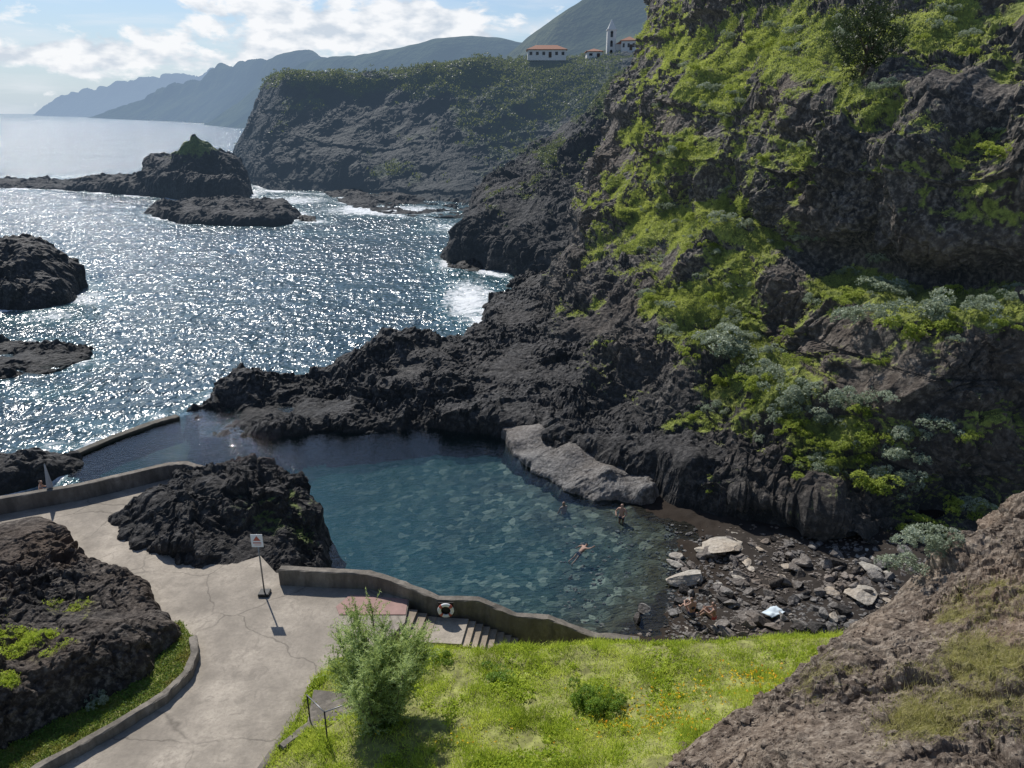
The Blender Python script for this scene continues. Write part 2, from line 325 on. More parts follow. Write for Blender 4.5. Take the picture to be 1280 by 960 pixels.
BLP=[(430,105,120,14,.85),(560,98,90,30,.9),(690,110,110,45,1.),(500,215,60,12,.6),(380,125,40,12,.55),(650,190,50,30,.6),(620,150,70,35,.65)]
PV=terrain('headland',rows,300,520,PLAT,2.6,'flat-topped coastal headland with steep dark cliffs',amp=.45,bl=BLP,vegbase=-.08,cat='headland',gully=3.4,strat=1.)
COAST.append(([tuple(Z(*q,0)[:2]) for q in ((284,214),(335,238),(420,243),(440,262),(520,272),(592,272))],False))
# ================= FAR MOUNTAINS
def ridge(name,pts,mat,label,depth=.3,seed=0,s=1.):
    r=[[],[],[],[],[]]
    for (px,cy_,ty) in pts:
        toe=Z(px,max(ty,144.2),0); y0=toe[1]; c=D(px,cy_,y0*(1+depth))
        m1=toe+(c-toe)*.35; m1[2]=max(c[2]*.3,1); m2=toe+(c-toe)*.7; m2[2]=c[2]*.62
        t=toe.copy(); t[2]=-5
        b=c.copy(); b[1]*=1.3; b[0]*=1.3; b[2]*=.5
        r[0].append(t);r[1].append(m1);r[2].append(m2);r[3].append(c);r[4].append(b)
    P=loft(r,60,260); V=P.reshape(-1,3); hz=np.clip(V[:,2:3]/ (V[:,2].max()),0,1)
    k=V[:,1:2]/1000.
    V=V+np.concatenate([ridged(V/(260.*s),4,seed)[:,None]*25,ridged(V/(300.*s),4,seed+3)[:,None]*60*s,fbm(V/(150.*s),4,seed+5)[:,None]*14*s],1)*hz*np.clip(k,.3,3)*.6
    obj(name,mesh(name,V,gridfaces(60,260),True),mat,label,'mountain','structure')
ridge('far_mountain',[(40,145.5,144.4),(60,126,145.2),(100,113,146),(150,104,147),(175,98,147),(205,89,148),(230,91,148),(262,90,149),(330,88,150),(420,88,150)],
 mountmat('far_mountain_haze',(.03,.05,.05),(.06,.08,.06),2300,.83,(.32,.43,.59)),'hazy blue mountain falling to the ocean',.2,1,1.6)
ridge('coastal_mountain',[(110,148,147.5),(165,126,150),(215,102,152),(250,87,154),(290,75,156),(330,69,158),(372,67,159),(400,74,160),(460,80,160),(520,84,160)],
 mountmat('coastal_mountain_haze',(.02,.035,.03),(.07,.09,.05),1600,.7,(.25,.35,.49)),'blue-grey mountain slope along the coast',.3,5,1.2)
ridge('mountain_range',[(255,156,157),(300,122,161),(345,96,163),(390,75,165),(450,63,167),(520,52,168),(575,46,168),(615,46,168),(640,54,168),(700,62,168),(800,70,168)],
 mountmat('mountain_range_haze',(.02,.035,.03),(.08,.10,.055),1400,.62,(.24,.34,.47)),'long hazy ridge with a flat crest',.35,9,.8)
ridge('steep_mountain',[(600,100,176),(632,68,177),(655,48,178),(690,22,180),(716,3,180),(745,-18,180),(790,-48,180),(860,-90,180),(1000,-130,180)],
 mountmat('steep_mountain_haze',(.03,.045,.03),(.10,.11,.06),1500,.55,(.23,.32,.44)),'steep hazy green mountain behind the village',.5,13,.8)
print('mount',time.time()-T0)
# ================= ROCK SPUR round the pool
SP=[Z(238,512,0),Z(256,545,0),Z(335,549,0),Z(440,541,0),Z(550,538,0),Z(612,546,0),Z(656,556,0),Z(704,580,0),Z(752,604,0),Z(808,620,0),Z(850,640,0),Z(905,652,0),Z(965,666,0),Z(1025,682,0),Z(1075,694,.2),(24,40,0),(24,44,0),(24,60,0),(20,90,0),
 Z(700,345,0),Z(642,352,0),Z(606,382,0),Z(600,408,0),Z(575,440,0),Z(500,452,0),Z(420,470,0),Z(340,482,0),Z(275,492,0)]
GU=[D(262,500,51.5),D(300,466,52),D(342,456,53),D(372,479,52.5),D(400,463,54),D(432,445,54.5),D(500,419,56),D(550,430,57),D(590,434,60),D(640,402,68),D(700,368,76),D(760,335,84),
 D(620,460,53),D(560,470,50.5),D(600,505,48.3),D(640,500,48),D(700,430,58),D(700,500,48),D(760,470,52),D(800,520,44.5),Z(660,540,1.4),Z(705,560,1.6),Z(755,582,1.8),Z(760,556,2.8),Z(820,590,2.),Z(820,552,3.2),D(480,475,50),D(480,505,48.2),D(420,500,49.5),D(340,512,49.2),D(280,530,48),D(650,365,84),D(700,400,66),D(540,505,48),Z(670,530,2.2),Z(710,540,2.6),
 Z(870,600,2.),Z(870,565,3.2),Z(930,618,1.9),Z(930,580,3.1),Z(1000,640,1.6),Z(1000,608,2.4),Z(1055,660,1.2),Z(1040,615,2.4)]
mound('lava_spur',SP,GU,ROCK,'rugged black lava ridge enclosing the pool',.125,.5,.8,amp=1.,bl=[(845,372,35,25,1.),(800,390,30,20,.6),(870,480,30,60,.3)],vegbase=-.25,dz=-.1)
mound('lava_ledge',[Z(626,548,0),Z(640,566,0),Z(664,590,0),Z(694,610,0),Z(722,619,0),Z(742,630,0),Z(772,628,0),Z(802,634,0),Z(830,626,0),Z(800,592,0),Z(740,556,0),Z(660,530,0)],
 [Z(648,566,.18),Z(674,592,.18),Z(700,606,.18),Z(735,624,.18),Z(785,626,.2),Z(650,548,.7),Z(690,572,.7),Z(735,596,.7),Z(780,608,.7),Z(670,535,1.3),Z(715,558,1.4),Z(760,584,1.4),Z(810,605,1.2)],LEDGE,'broad low pale grey lava ledge sloping into the water',.07,.07,.6,coast=False,edge=.6,amp=.22)
mound('rock_islet',[Z(-150,392,0),Z(0,388,0),Z(60,386,0),Z(88,377,0),Z(105,358,0),Z(60,348,0),Z(-150,345,0)],[D(10,303,85),D(40,306,85),D(52,322,85),D(65,339,83),D(-60,300,85),D(30,350,81),D(90,358,82),D(78,350,84)],ROCK,'black lava islet rising from white surf',.24,1.2,1.1)
mound('low_rock',[Z(-100,480,0),Z(0,474,0),Z(60,466,0),Z(112,446,0),Z(115,436,0),Z(60,430,0),Z(-100,430,0)],[D(20,421,66),D(80,422,66),D(-50,420,66),D(50,438,63),D(-30,443,62)],ROCK,'low wet lava reef washed by waves',.18,.6,.5)
mound('shore_rock',[Z(-80,622,0),Z(0,618,0),Z(70,600,0),Z(104,585,0),Z(100,574,0),Z(0,583,0),Z(-80,590,0)],[Z(30,575,1.3),Z(80,573,.9),Z(-30,580,1.4),Z(50,585,1.)],ROCK,'black lava rock beside the sea wall',.13,.5,.4)
mound('sea_stack',[Z(172,243,0),Z(230,250,0),Z(308,251,0),Z(316,240,0),Z(290,224,0),Z(190,224,0)],[D(242,167,202),D(232,177,202),D(252,178,202),D(219,190,202),D(209,204,202),D(198,216,201),D(264,186,202),D(280,196,202),D(294,207,202),D(303,222,201),D(184,228,200),D(240,205,198),D(292,234,196),D(260,208,199),D(222,224,196),D(262,228,196)],CLIFFD,'craggy dark sea stack with a green top',.4,.9,1.2,bl=[(240,182,34,16,1.05)],margin=2,amp=1.05)
mound('rock_reef',[Z(-60,234,0),Z(60,236,0),Z(120,240,0),Z(190,246,0),Z(212,235,0),Z(120,226,0),Z(-60,224,0)],[D(190,220,212),D(150,221,218),D(100,228,222),D(60,230,226),D(20,232,224),D(-20,229,226),D(5,227,228)],CLIFFD,'long low lava reef joined to a sea stack',.5,1.2,1.,margin=2)
mound('flat_islet',[Z(178,267,0),Z(230,280,0),Z(300,283,0),Z(365,280,0),Z(375,268,0),Z(360,260,0),Z(200,259,0)],[D(205,259,160),D(250,251,160),D(300,249,160),D(345,251,160),D(366,262,156),D(280,262,152)],CLIFFD,'flat black lava islet in the bay',.4,1.,.9,margin=2)
mound('small_rock',[Z(372,276,0),Z(395,277,0),Z(395,270,0),Z(375,269,0)],[D(383,266,158)],ROCK,'small black rock in the sea',.3,1.,.6)
mound('shingle_beach',[Z(400,238,0),Z(436,258,0),Z(470,264,0),Z(520,271,0),Z(590,272,0),Z(620,262,0),Z(600,240,0),Z(480,235,0)],[D(450,246,190),D(520,258,175),D(570,258,175),D(500,250,185)],CLIFFD,'narrow dark shingle beach under the cliffs',.6,3.,.8,cat='beach',coast=False)
mound('cliff_foot_rock',[Z(556,334,0),Z(600,340,0),Z(605,332,0),Z(590,318,0),Z(565,320,0)],[D(575,318,108),D(590,322,108),D(565,325,106)],ROCK,'broken black rock at the cliff foot',.3,1.2,.9)
print('mounds',time.time()-T0)
CRO=[Z(130,650,2),Z(160,685,2),Z(235,716,2),Z(320,725,2),Z(368,716,1.5),Z(402,704,.5),Z(404,672,0),Z(380,638,0),Z(320,624,0),Z(225,624,.8),Z(170,632,2)]
mound('boulder_outcrop',CRO,[D(335,588,31.),D(300,604,30.6),D(268,594,30.8),D(240,626,29.9),D(195,610,30.6),D(158,646,29.4),D(368,618,31.2),D(384,658,30.),D(390,684,28.9),D(345,655,28.6),D(320,632,29.5),D(280,656,28.3),D(240,656,28.6),D(200,680,27.2),D(330,702,26.7),D(250,698,26.6),D(290,628,29.6)],ROCK,'rugged black lava outcrop between path and pool',.065,.3,.62,base=1.0,bl=[(330,640,60,30,.6),(380,660,30,30,.6)],vegbase=-.05,drop=2.5,coast=False,dz=-.5,amp=1.)
LRO=[Z(-160,690,2),Z(-20,680,2),Z(60,662,2),Z(100,690,2),Z(150,722,2),Z(205,757,2),Z(222,800,2),Z(190,845,2),Z(110,892,2),Z(30,935,2),Z(-160,1000,2)]
LRV=mound('rock_outcrop',LRO,[Z(30,670,3.),Z(70,663,3.),Z(95,705,2.7),Z(150,750,2.9),Z(200,780,3.1),Z(120,790,3.3),Z(20,730,3.2),Z(60,820,3.7),Z(-60,780,3.8),Z(150,820,3.3),Z(-60,860,4.),Z(30,860,3.6),Z(60,740,2.7)],NEARROCK,'weathered lava outcrop bordering the concrete path',.055,.3,.55,base=2.0,bl=[(30,800,70,35,.62),(90,760,60,25,.5),(10,850,20,15,.8)],vegbase=-.06,coast=False,amp=.85)
# ================= NEAR SLOPE
cr_=[D(795,1010,12.3),D(842,943,13),D(925,885,14.2),D(1015,826,15.5),D(1095,762,17),D(1190,698,18),D(1285,622,19.5),D(1420,545,20.5)]
rows=[[p+np.array([-1.6,3.5,-7]) for p in cr_],[p+np.array([-.5,1.3,-2.4]) for p in cr_],cr_,
[D(840,1030,11),D(895,985,11.6),D(980,925,12.4),D(1060,870,13.2),D(1135,820,14.2),D(1220,770,15),D(1320,700,16),D(1450,640,17)],
[D(890,1060,10),D(950,1010,10.3),D(1030,965,10.6),D(1115,930,11),D(1200,890,11.4),D(1290,850,11.8),D(1380,800,12.4),D(1500,760,13)],
[D(920,1160,8.5),D(980,1100,8.6),D(1080,1060,8.6),D(1180,1040,8.7),D(1280,1010,8.8),D(1360,990,9),D(1440,950,9.5),D(1560,900,10)],
[D(930,1300,7),D(1000,1250,7),D(1100,1230,6.8),D(1200,1200,6.8),D(1300,1180,6.8),D(1400,1150,7),D(1500,1100,7.5),D(1650,1050,8)]]
BLN=[(1230,850,110,90,.62),(1250,760,70,50,.52),(1170,900,80,50,.52),(900,930,30,20,.4),(1050,830,60,40,.35)]
NV=terrain('hillside',rows,560,680,DIRT,.55,'rough warm brown scoria hillside with dry grass',cat='hillside',amp=.7,bl=BLN,vegbase=-.02,nzw=.1,flip=True,nna=.3)
# ================= GRASS SLOPE
ed=[Z(405,838,2.1),Z(470,816,2.1),Z(540,810,2.15),Z(640,811,2.25),Z(740,806,2.4),Z(850,806,2.6),Z(940,800,2.8),Z(1005,797,3.2),Z(1100,790,3.8)]
rows=[[p+np.array([0,.8,-2.6]) for p in ed],ed,
[Z(385,872,2.2),Z(460,860,2.55),Z(540,855,2.7),Z(640,855,2.8),Z(740,855,3.),Z(850,855,3.2),Z(950,850,3.6),Z(1050,845,4.3),Z(1150,840,5)],
[Z(355,925,2.3),Z(440,915,3.),Z(540,910,3.3),Z(640,910,3.5),Z(740,910,3.6),Z(850,905,4.2),Z(950,900,5),Z(1050,895,5.5),Z(1150,890,6)],
[Z(325,978,2.4),Z(430,975,3.2),Z(540,975,3.8),Z(640,975,4.2),Z(740,975,4.6),Z(850,970,5.6),Z(950,970,6),Z(1050,970,6.5),Z(1150,970,7)],
[Z(290,1080,2.6),Z(420,1080,3.8),Z(540,1080,4.6),Z(640,1080,5),Z(740,1080,5.5),Z(850,1080,6.5),Z(950,1080,7),Z(1050,1080,7.5),Z(1150,1080,8)]]
P=loft(rows,160,240); V=P.reshape(-1,3).copy(); V[:,2]+=fbm(V/1.8,4,70)*.15
m=M('grass_soil'); n=m.noise(3.,6); GSOIL=m.out(m.n('BsdfPrincipled',{'Base Color':m.mix(m.ramp(n,[(.4,(0,)),(.65,(1,))]),(.13,.13,.035),(.28,.29,.08)),'Roughness':.9}).outputs[0])
obj('grass_slope',mesh('grass_slope',V,gridfaces(160,240)[:,::-1],True),GSOIL,'sunny green grass slope above the pool','grass','structure')
GV=V.copy(); gp,gq=project(V); ok=(gp>330)&(gp<1060)&(gq>785)&(gq<985)
def gat(px,py):
    d=(gp-px)**2+(gq-py)**2; return GV[np.argmin(d)]
bare=blob(gp,gq,[(530,905,45,40,.9),(470,930,50,40,.9),(420,890,30,30,.7)])
dens=np.clip(.1+fbm(V/1.3,3,80)*1.1+.5,0.03,1.3)*(1-bare); w=np.where(ok,dens,0)
GN=np.tile([0,0,1.],(len(V),1))
Pg,_=pick(V,GN,w,150000); Pg[:,:2]+=rng.normal(size=(len(Pg),2))*.06
tb=np.clip(.6+fbm(Pg/1.1,3,90)*.8,0,1)
V1,F1,t1=blades(Pg,.07+.13*np.clip(fbm(Pg/.9,2,95)+.35,0,1),.026,.5,tb)
obj('grass',mesh('grass',V1,F1,False,{'tint':t1}),GRASS,'thick bright green grass','grass','stuff')
wl=np.where(ok,np.clip(fbm(V/1.6,3,120)-.1,0,1)**1.,0)*(1-bare)*np.where(gp<700,1,.4)+1e-9
Pl,_=pick(V,GN,wl,2600); V2,F2,t2=leaves(Pl,np.tile([0,0,1.],(len(Pl),1)),14,.13,.08,.6,.6,np.clip(.45+fbm(Pl/1.2,2,96)*.8,0,1))
obj('ground_cover',mesh('ground_cover',V2,F2,False,{'tint':t2}),GRASS,'leafy weeds growing among the grass','ground cover','stuff')
FLM=leafmat('flower_petals',[(.75,.5,.02),(.8,.6,.03),(.8,.25,.02)],.3)
fw=blob(gp,gq,[(800,905,60,18,1.),(930,855,50,15,.8),(830,880,70,15,.6),(600,930,80,20,.1)])*ok+1e-9
Pf,_=pick(V,GN,fw,480); Pf[:,2]+=.22
V3,F3,t3=leaves(Pf,np.tile([0,0,1.],(len(Pf),1)),4,.035,.05,.9,.1)
obj('wildflowers',mesh('wildflowers',V3,F3,False,{'tint':t3}),FLM,'small yellow and orange wildflowers','flowers','stuff')
# cliff vegetation
V_,n_,veg,px,py=FV
vis=(px>690)&(px<1330)&(py>-60)&(py<720)
ar=np.clip(V_[:,1]/60,.3,2.5)**2
w=np.where(vis,np.clip(veg-.42,0,.35),0)*ar
Pv,Nv=pick(V_,n_,w,90000)
tb=np.clip(.62+fbm(Pv/2.5,3,60)*1.,0,1); sz=np.clip(Pv[:,1]/55,.6,2)
V1,F1,t1=leaves(Pv,Nv,8,rng.uniform(.06,.20,len(Pv))*sz,rng.uniform(.055,.10,len(Pv))*sz,.42,.5,tb)
obj('cliff_vegetation',mesh('cliff_vegetation',V1,F1,False,{'tint':t1}),VEG,'green scrub and succulents clinging to ledges','vegetation','stuff')
V_,n_,veg,px,py=MV
w=np.where((px<850),np.clip(veg-.42,0,.4),0)+1e-9
Pv,Nv=pick(V_,n_,w,6000); V1,F1,t1=leaves(Pv,Nv,8,.6,.35,.5,.5)
V_,n_,veg,px,py=PV
w=np.where((py<104)&(px<800)&(px>325),np.clip(n_[:,2],0,1)*np.clip(fbm(V_/12,2,5)+.35,0,1),0)
Pw,Nw=pick(V_,n_,w,2400); Pw[:,2]+=rng.uniform(0,2.,len(Pw))*np.clip(fbm(Pw/7,2,15)+.5,0,1.2)*(Pw[:,0]<10); V2,F2,t2=leaves(Pw,Nw,10,.8,.55,.6,.5)
w=np.clip(veg-.4,0,.5)+1e-9
Px,Nx=pick(V_,n_,w,8000); V3,F3,t3=leaves(Px,Nx,6,.8,.6,.6,.5)
obj('far_scrub',mesh('far_scrub',np.concatenate([V1,V2,V3]),np.concatenate([F1,F2+len(V1),F3+len(V1)+len(V2)]),False,{'tint':np.concatenate([t1,t2,t3])}),FARV,'dark trees and scrub along the headland crest','vegetation','stuff')
V_,n_,veg,px,py=NV
w=np.where((px>850)&(px<1330)&(py<1000),np.clip(veg-.3,0,.5),0)+1e-9
Pv,Nv=pick(V_,n_,w,18000); V1,F1,t1=blades(Pv,.11,.010,.7)
DRY=leafmat('dry_grass',[(.20,.19,.05),(.40,.36,.14),(.58,.50,.27)],.4)
obj('dry_grass',mesh('dry_grass',V1,F1,False,{'tint':t1}),DRY,'sparse dry grass on the scoria slope','grass','stuff')
def stone_mesh(name,seed,flat=.7,sub=3,ang=.35):
    bm=bmesh.new(); bmesh.ops.create_icosphere(bm,subdivisions=sub,radius=.5); v=np.array([x.co[:] for x in bm.verts])
    r=np.random.default_rng(seed); 
    for k in range(9):
        d=r.normal(size=3); d/=np.linalg.norm(d); h=r.uniform(.22,.40); q=v@d; v=v-np.outer(np.maximum(q-h,0),d)*.97
    v=v*(1+.10*fbm(v*3+seed,3,seed)[:,None]); v*=np.array([1,r.uniform(.65,.95),flat])
    for a,b in zip(bm.verts,v): a.co=b
    me=bpy.data.meshes.new(name); bm.to_mesh(me); bm.free(); return me
w=np.where((px>760)&(px<1330)&(py<1000)&(veg<.4),np.clip(n_[:,2],.1,1),0)
i=rng.choice(len(V_),3400,p=w/w.sum()); SV=[];SF=[];off=0
base=[stone_mesh('loose_stone_shape',s,.7,2) for s in range(4)]
bv=[np.array([x.co[:] for x in b.vertices]) for b in base]; bf=[np.array([p.vertices[:] for p in b.polygons]) for b in base]
for k in i:
    j=rng.integers(4); a=rng.uniform(0,6.28); R=np.array([[math.cos(a),-math.sin(a),0],[math.sin(a),math.cos(a),0],[0,0,1]]); s_=rng.uniform(.03,.12) if rng.random()<.96 else rng.uniform(.15,.4)
    SV.append(bv[j]@R.T*s_+V_[k]); SF.append(bf[j]+off); off+=len(bv[j])
for b in base: bpy.data.meshes.remove(b)
SVa=np.concatenate(SV); obj('scoria_gravel',mesh('scoria_gravel',SVa,np.concatenate(SF),False,{'veg':np.zeros(len(SVa))}),DIRT,'loose brown stones strewn on the slope','gravel','stuff')
print('veg',time.time()-T0)
# ================= BEACH + POOL FLOOR
SH=[Z(745,600,0),Z(772,624,0),Z(802,644,0),Z(835,668,0),Z(840,700,0),Z(826,740,0),Z(792,782,0),Z(750,800,0),(3,20,0),(40,14,0),(40,60,0),(8,48,0)]
def beachz(X,Y):
    d=sdf(X,Y,SH); return np.where(d>0,np.minimum(.09*d+.02,1.5),-3.4*(1-np.exp(d*.052)))
xs=np.arange(-34,30,.15); ys=np.arange(17,58,.15); X,Y=np.meshgrid(xs,ys); zz=beachz(X,Y); q=np.stack([X.ravel(),Y.ravel(),zz.ravel()*0],1)
zz=zz+(blocks(q/.45,3,.2,.3)*.10+fbm(q/2.,3,8)*.14).reshape(X.shape)*np.where(zz>-.02,.6,np.clip(1+zz*.6,0.05,1.))
m=M('beach_sand'); P_=m.pos(); z=m.n('SeparateXYZ',{0:P_}).outputs[2]
wv_=m.n('VectorMath',{0:P_,1:m.n('VectorMath',{0:m.n('TexNoise',{'Vector':P_,'Scale':1.6}).outputs[1],1:(.6,.6,0)},operation='MULTIPLY').outputs[0]},operation='ADD').outputs[0]
vc=m.n('TexVoronoi',{'Vector':wv_,'Scale':2.7}).outputs['Color']; vb=m.n('SeparateColor',{0:vc}).outputs[0]
peb=m.ramp(vb,[(0,(.025,.04,.036)),(.5,(.08,.10,.082)),(.85,(.17,.19,.155)),(1,(.36,.37,.30))])
n=m.noise(1.2,6); sand=m.mix(n,(.028,.024,.021),(.06,.052,.045))
wetf=m.n('MapRange',{0:z,1:.0,2:.35,3:1.,4:0.}).outputs[0]
sand=m.mix(m.math('MULTIPLY',wetf,.6),sand,(.03,.02,.013))
under=m.n('MapRange',{0:z,1:.03,2:-.05,3:0.,4:1.}).outputs[0]
pn=m.ramp(m.noise(.5,4),[(.35,(0.45,)),(.6,(1,))])
c=m.mix(m.math('MULTIPLY',under,pn),sand,peb)
sh_=m.n('MapRange',{0:z,1:.0,2:-.6,3:.7,4:0.}).outputs[0]; c=m.mix(m.math('MULTIPLY',sh_,under),c,(.075,.058,.034))
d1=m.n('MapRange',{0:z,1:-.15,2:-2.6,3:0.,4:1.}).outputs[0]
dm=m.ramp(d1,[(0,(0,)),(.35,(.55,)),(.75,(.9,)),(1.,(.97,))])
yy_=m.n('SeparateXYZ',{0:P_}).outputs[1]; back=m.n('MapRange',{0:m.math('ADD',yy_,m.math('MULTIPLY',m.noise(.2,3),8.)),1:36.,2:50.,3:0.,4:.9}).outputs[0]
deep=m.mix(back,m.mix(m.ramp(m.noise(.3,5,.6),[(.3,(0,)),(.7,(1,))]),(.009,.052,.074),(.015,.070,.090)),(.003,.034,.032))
c=m.mix(dm,c,m.mix(1.,deep,(.5,.5,.5),'MULTIPLY'))  # depth tint: the water's light absorption painted into the floor colour
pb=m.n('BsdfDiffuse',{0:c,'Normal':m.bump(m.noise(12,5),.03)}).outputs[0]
# painted glow of the deep floor, standing in for light scattered in water
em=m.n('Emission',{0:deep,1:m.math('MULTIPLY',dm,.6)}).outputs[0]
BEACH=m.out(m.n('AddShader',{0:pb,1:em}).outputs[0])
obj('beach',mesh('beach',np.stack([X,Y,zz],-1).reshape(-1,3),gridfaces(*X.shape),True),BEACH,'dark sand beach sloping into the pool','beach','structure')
# pool water
PO=[Z(60,590,0),Z(78,571,0),Z(232,517,0),Z(262,512,0),(0,52,0),(12,46,0),(16,38,0),(12,24,0),(3,22,0),(-8,25,0),(-8.5,30,0),(-12,33,0),Z(150,620,0)]
POOLXY=[tuple(p[:2]) for p in PO]
m=M('pool_water'); P_=m.pos()
h=m.math('ADD',m.n('TexNoise',{'Vector':m.n('VectorMath',{0:P_,1:(1.,2.2,1.)},operation='MULTIPLY').outputs[0],'Scale':3.0,'Detail':3.,'Roughness':.5}).outputs[0],m.math('MULTIPLY',m.noise(.8,2),1.))
nb=m.bump(h,.036)
fr=m.n('Fresnel',{'IOR':1.33,'Normal':nb}).outputs[0]
PW=m.out(m.n('MixShader',{0:fr,1:m.n('BsdfTransparent',{0:(.86,.96,.97,1)}).outputs[0],2:m.n('BsdfGlossy',{'Roughness':.02,'Color':(.95,.97,1,1),'Normal':nb}).outputs[0]}).outputs[0])
bm=bmesh.new(); f=bm.faces.new([bm.verts.new((p[0],p[1],.1)) for p in POOLXY]); f.normal_update()
if f.normal.z<0: f.normal_flip()
bmesh.ops.triangulate(bm,faces=bm.faces[:]); me=bpy.data.meshes.new('pool_water'); bm.to_mesh(me); bm.free()
obj('pool_water',me,PW,'calm clear teal water of a natural pool','water','structure')
# ================= SEA
Rn,Cn=620,620
yy=30*np.exp(np.linspace(0,math.log(40000/30.),Rn)); ss=np.linspace(-1.5,1.1,Cn); yy=np.concatenate([[5.],yy[1:]])
S_,Y=np.meshgrid(ss,yy); X=S_*(Y+15)
COAST.append(([tuple(Z(*q,0)[:2]) for q in ((78,573),(140,547),(218,520))],False))
near=(Y<330)&(np.abs(X)<330); fo=np.zeros(X.shape); xn,yn=X[near],Y[near]; dmin=np.full(xn.shape,1e9)
for pl,cl in COAST: dmin=np.minimum(dmin,segdist(xn,yn,pl,cl))
wd=1.3*(yn/60)**.9; qn=np.stack([xn/9,yn/9,xn*0],1); fo[near]=np.exp(-dmin/(wd+.5))*np.clip(.75+fbm(qn,2,5)*.8,.15,1.1)
pxn,pyn=project(np.stack([X.ravel(),Y.ravel(),X.ravel()*0],1))
fb=blob(pxn,pyn,[(585,375,42,36,.92),(600,410,25,15,.8),(560,330,36,20,.65),(100,372,60,14,.76),(60,395,70,14,.66),(480,263,110,9,.9),(360,250,80,8,.8),(560,284,50,10,.65),(60,222,60,4,.6),(100,450,45,15,.66),(60,490,70,14,.48),(200,520,40,9,.6),(60,560,45,12,.66),(400,290,80,6,.4),(120,530,50,12,.48)])
fo=np.maximum(fo,fb.reshape(X.shape)*(Y<400))
zz=np.where(Y<400,1,0)*fbm(np.stack([X.ravel()/5,Y.ravel()/3.2,X.ravel()*0],1),4,77).reshape(X.shape)*.24*np.clip((400-Y)/200,0,1)
zz=zz-.05
ins=inside(X,Y,POOLXY).ravel(); 
land=inside(X,Y,[(-9,5),(60,5),(60,60),(14,56),(14,30),(-9,30)]).ravel()
F_=gridfaces(Rn,Cn); F_=F_[~((ins|land)[F_].all(1))]
m=M('sea_water'); P_=m.pos()
st=m.n('VectorMath',{0:P_,1:(1.15,.7,1.)},operation='MULTIPLY').outputs[0]
h1=m.n('TexNoise',{'Vector':st,'Scale':1.15,'Detail':2.4,'Roughness':.5,'Distortion':.2}).outputs[0]
h0=m.n('TexNoise',{'Vector':P_,'Scale':.2,'Detail':2.,'Roughness':.5,'Distortion':.3}).outputs[0]
gust=m.n('MapRange',{0:m.noise(.035,4),1:.35,2:.65,3:.8,4:1.2}).outputs[0]
nb=m.bump(m.math('ADD',m.math('MULTIPLY',m.math('MULTIPLY',h1,.76),gust),m.math('MULTIPLY',h0,.9)),1.)
bc=m.mix(m.ramp(m.noise(.03,4),[(.35,(0,)),(.65,(1,))]),(.026,.058,.076),(.038,.082,.102))
fa=m.attr('foam'); fn=m.noise(.9,10,.74,P_,1.2); fm=m.ramp(m.math('ADD',fa,m.math('MULTIPLY',m.math('SUBTRACT',fn,.5),1.9)),[(.52,(0,)),(.85,(1,))])
bc=m.mix(m.math('MULTIPLY',m.ramp(fa,[(.1,(0,)),(.7,(1,))]),.5),bc,(.06,.18,.20))
wa=m.n('BsdfPrincipled',{'Base Color':bc,'Roughness':.17,'IOR':1.33,'Specular IOR Level':.9,'Normal':nb}).outputs[0]
fs=m.n('BsdfDiffuse',{0:(.8,.82,.83,1),'Normal':m.bump(fn,.3)}).outputs[0]
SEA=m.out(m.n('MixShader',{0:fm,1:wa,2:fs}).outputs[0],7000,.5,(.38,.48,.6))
Vc,Fc,u=compact(np.stack([X,Y,zz],-1).reshape(-1,3),F_)
obj('sea',mesh('sea',Vc,Fc,True,{'foam':fo.ravel()[u]}),SEA,'glittering blue ocean with breaking foam','sea','structure')
print('sea',time.time()-T0)
# ================= PLATFORM, WALLS
def prism(name,pts,z0,z1):
    bm=bmesh.new(); t=[bm.verts.new((p[0],p[1],z1)) for p in pts]; b=[bm.verts.new((p[0],p[1],z0)) for p in pts]
    bm.faces.new(t); bm.faces.new(b[::-1]); n=len(pts)
    for i in range(n): bm.faces.new((t[i],b[i],b[(i+1)%n],t[(i+1)%n]))
    bmesh.ops.recalc_face_normals(bm,faces=bm.faces[:]); bmesh.ops.triangulate(bm,faces=[f for f in bm.faces if len(f.verts)>4])
    me=bpy.data.meshes.new(name); bm.to_mesh(me); bm.free(); return me
PA=[Z(-120,650,2),Z(0,634,2),Z(100,616,2),Z(215,594,2),Z(262,604,2),Z(285,650,2),Z(345,716,2),Z(470,724,2),Z(512,748,2),Z(506,778,2),Z(470,812,2),Z(425,850,2),Z(330,985,2),Z(250,1080,2),Z(-160,1080,2)]
obj('path',prism('path',PA,-3,2.),CONC,'sunlit cracked concrete path and terrace','path','structure')
